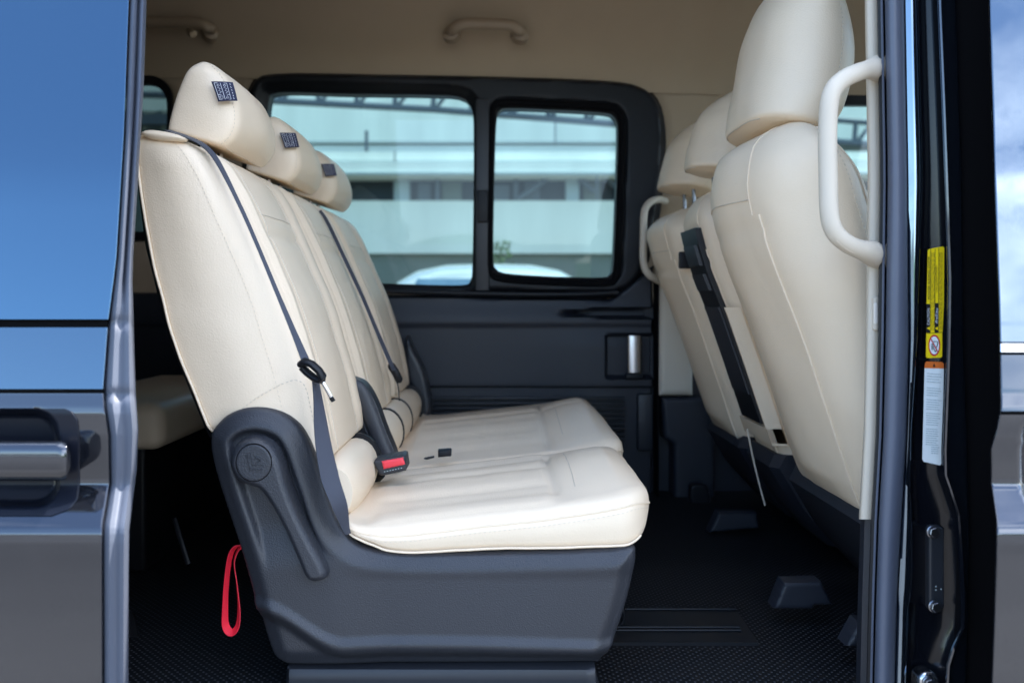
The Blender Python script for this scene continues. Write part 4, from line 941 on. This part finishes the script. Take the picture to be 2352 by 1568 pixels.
for i, (x0_, x1_, m_) in enumerate(((905, 940, 'wall_grey'), (1000, 1010, 'steel'), (1180, 1190, 'steel'), (1300, 1330, 'wall_grey'), (1600, 1640, 'wall_white'))): slab('column', 404, 461, m_, DB + .1, x0_, x1_, .2)
def stick(bm, a, b, d, r): tube(bm, [P(*a, d), P(*b, d)], r, 6)
for a, b in (((1255, 412), (1190, 458)), ((1390, 408), (1450, 458)), ((1330, 410), (1365, 440))):
    bm = bmesh.new(); stick(bm, a, b, DB + .05, .05); obj('brace', bm, 'steel', wh)
for x_, y0_, y1_, w_ in ((838, 300, 348, 7), (1274, 250, 334, 3), (905, 348, 372, 3), (1122, 348, 404, 4), (1370, 404, 461, 3)):
    slab('downpipe', y0_, y1_, 'steel', DB - .5, x_, x_ + w_, .04)
slab('cable_tray', 324, 328, 'wall_grey', DB + .05)
slab('gutter', 396, 400, 'wall_grey', DB - .42)
# cloths and crates standing in the dark bays
for x0_, x1_, y0_, m_ in ((960, 990, 420, 'steel'), (1015, 1060, 410, 'concrete'), (1100, 1170, 425, 'steel'), (1205, 1240, 415, 'steel'), (1340, 1380, 418, 'concrete')):
    slab('bay_panel', y0_, 461, m_, DB + .22, x0_, x1_, .05)
# roof truss in front of the building
tr_ = thing('roof_truss', 'grey steel lattice girder crossing the top of the far window', 'girder', P(1000, 240, 11))
bm = bmesh.new(); tube(bm, [P(-600, 190, 11), P(400, 220, 11), P(1000, 252, 11), P(1500, 292, 11), P(2600, 380, 11)], .045, 6); obj('bottom_chord', bm, 'steel', tr_)
bm = bmesh.new(); tube(bm, [P(-600, 150, 11), P(400, 170, 11), P(1000, 202, 11), P(1500, 242, 11), P(2600, 330, 11)], .04, 6); obj('top_chord', bm, 'steel', tr_)
bm = bmesh.new(); yb = lambda x: np.interp(x, (-600, 400, 1000, 1500, 2600), (190, 220, 252, 292, 380)); yt = lambda x: np.interp(x, (-600, 400, 1000, 1500, 2600), (150, 170, 202, 242, 330))
for k in range(-10, 24):
    x = 730 + k * 88; stick(bm, (x, yb(x)), (x + 4, yt(x)), 11, .034); stick(bm, (x + 5, yb(x)), (x + 42, yt(x + 42)), 11, .026)
obj('lattice', bm, 'steel', tr_)
# corrugated shed, seen through the rear side window
sh = thing('corrugated_shed', 'grey green corrugated metal wall seen through the rear side window', 'shed', P(340, 500, 9))
bm = bmesh.new(); rows = []
for k in range(200):
    x = P(-1500, 0, 9).x + k * .05; rows.append([Vector((x, 9 + .03 * math.sin(k * 1.6), 0)), Vector((x, 9 + .03 * math.sin(k * 1.6), P(0, 255, 9).z))])
    if x > P(560, 0, 9).x: break
obj('wall_sheet', grid_mesh(rows), 'concrete', sh)
obj('roof_beam', bbox(P(-1500, 290, 8.9), P(560, 262, 8.8)), 'steel', sh, smooth=False)
# parked white car beyond the window
def car():
    t = thing('parked_car', 'white car whose roof shows low in the far window', 'car', (P(1120, 0, 6.5).x, 7.6, 0))
    cx = P(1120, 0, 6.5).x
    secs = []   # y, half width list (z,half)
    body = [(5.75, .42, .72), (5.85, .34, .92), (6.2, .30, 1.0), (6.9, .28, 1.05), (7.2, .28, 1.06), (9.2, .28, 1.06), (9.6, .30, 1.02), (9.75, .4, .8)]
    rows = []
    for y, zb, zt in body:
        hw = .88 if .3 < zt - zb and 6 < y < 9.5 else .78
        rows.append([Vector((cx + sx * hw * k, y, z)) for sx, k, z in ((-1, .94, zb), (-1, 1, zb + .12), (-1, 1, (zb + zt) / 2 + .1), (-1, .93, zt), (0, .5, zt + .02), (1, .93, zt), (1, 1, (zb + zt) / 2 + .1), (1, 1, zb + .12), (1, .94, zb))])
    obj('body', grid_mesh(rows, True, True), 'car_white', t, angle=35)
    zr = P(0, 603, 6.9).z
    rows = []
    for y, z, hw in ((6.75, 1.04, .78), (7.05, zr - .10, .80), (7.3, zr - .01, .78), (7.8, zr + .02, .78), (8.6, zr, .77), (9.1, zr - .12, .76), (9.45, 1.03, .74)):
        rows.append([Vector((cx - hw - .08 * (z < 1.2), y, 1.03)), Vector((cx - hw * 1.02, y, max(1.035, z - .14))), Vector((cx - hw * .8, y, z - .045)), Vector((cx - hw * .5, y, z)), Vector((cx, y, z + .012)), Vector((cx + hw * .5, y, z)), Vector((cx + hw * .8, y, z - .045)), Vector((cx + hw * 1.02, y, max(1.035, z - .14))), Vector((cx + hw + .08 * (z < 1.2), y, 1.03))])
    obj('cabin', grid_mesh(rows, True, True), 'car_white', t, angle=50)
    rows = []
    for y, z, hw in ((6.78, 1.07, .72), (7.03, zr - .13, .60)):
        rows.append([Vector((cx + hw * k, y - .012, z)) for k in (-1, -.5, 0, .5, 1)])
    obj('windscreen', grid_mesh(rows), 'glass_dark', t)
    for sx in (-1, 1):
        for y in (6.45, 8.95):
            wv = bmesh.new(); tube(wv, [Vector((cx + sx * .72, y, .32)), Vector((cx + sx * .90, y, .32))], .32, 24); wh_ = obj('wheel', wv, 'tyre', t, angle=30)
            wr = bmesh.new(); tube(wr, [Vector((cx + sx * .89, y, .32)), Vector((cx + sx * .908, y, .32))], .2, 20); obj('rim', wr, 'satin_metal', wh_, angle=30)
        lm = bbox((cx + sx * .72 - .12, 5.79, .66), (cx + sx * .72 + .12, 5.86, .80), .02); obj('headlight', lm, 'clear', t)
    obj('bumper', bbox((cx - .8, 5.68, .32), (cx + .8, 5.84, .58), .05), 'car_white', t)
car()
# small shrub by the warehouse wall
shb = thing('shrub', 'small green shrub against the pale warehouse wall', 'plant', P(1150, 640, 13))
bm = bmesh.new(); base = P(1152, 600, 13)
for k in range(170):
    a = random.uniform(0, 2 * math.pi); rr = random.random() ** .5 * .2; h_ = random.uniform(-.3, .3)
    p = base + Vector((rr * math.cos(a) * (1 - h_), rr * math.sin(a), h_)); s_ = .04; n_ = Vector((random.gauss(0, 1), random.gauss(0, 1), random.gauss(0, 1))).normalized(); u = n_.orthogonal().normalized() * s_; v_ = n_.cross(u)
    bm.faces.new([bm.verts.new(p + q) for q in (-u, v_ * .5, u, -v_ * .5)])
obj('leaves', bm, 'leaf', shb, smooth=False)
bm = bmesh.new(); tube(bm, [Vector((base.x, base.y, 0)), base + Vector((0, 0, -.1))], .03, 8); obj('stem', bm, 'trunk', shb)
# what the paint mirrors, behind the camera: low hills and a hall across the yard
bm = bmesh.new(); rows = []
for k in [q / 5 for q in range(296)]:
    a = R(-160 + k * 140 / 59) ; rr = 160
    h_ = 9 + 16 * max(0, mnoise.noise(Vector((k * .16, 3.1, 0)))) + 24 * ga(k, 45, 2.4)
    x, y = rr * math.cos(a), rr * math.sin(a); rows.append([Vector((x, y, -1)), Vector((x * 1.05, y * 1.05, h_ * .7)), Vector((x * 1.1, y * 1.1, h_)), Vector((x * 1.4, y * 1.4, h_ * .2))])
hl_ = obj('hills', grid_mesh(rows), 'leaf'); hl_['kind'] = 'structure'
yd = thing('yard_hall', 'low pale hall across the yard mirrored in the black door paint', 'building', (-30, -55, 0))
obj('wall', bbox((-75, -60, 0), (5, -50, 4.2)), 'wall_white', yd, smooth=False)
obj('roof', bbox((-76, -61, 4.2), (6, -49, 4.8)), 'wall_grey', yd, smooth=False)
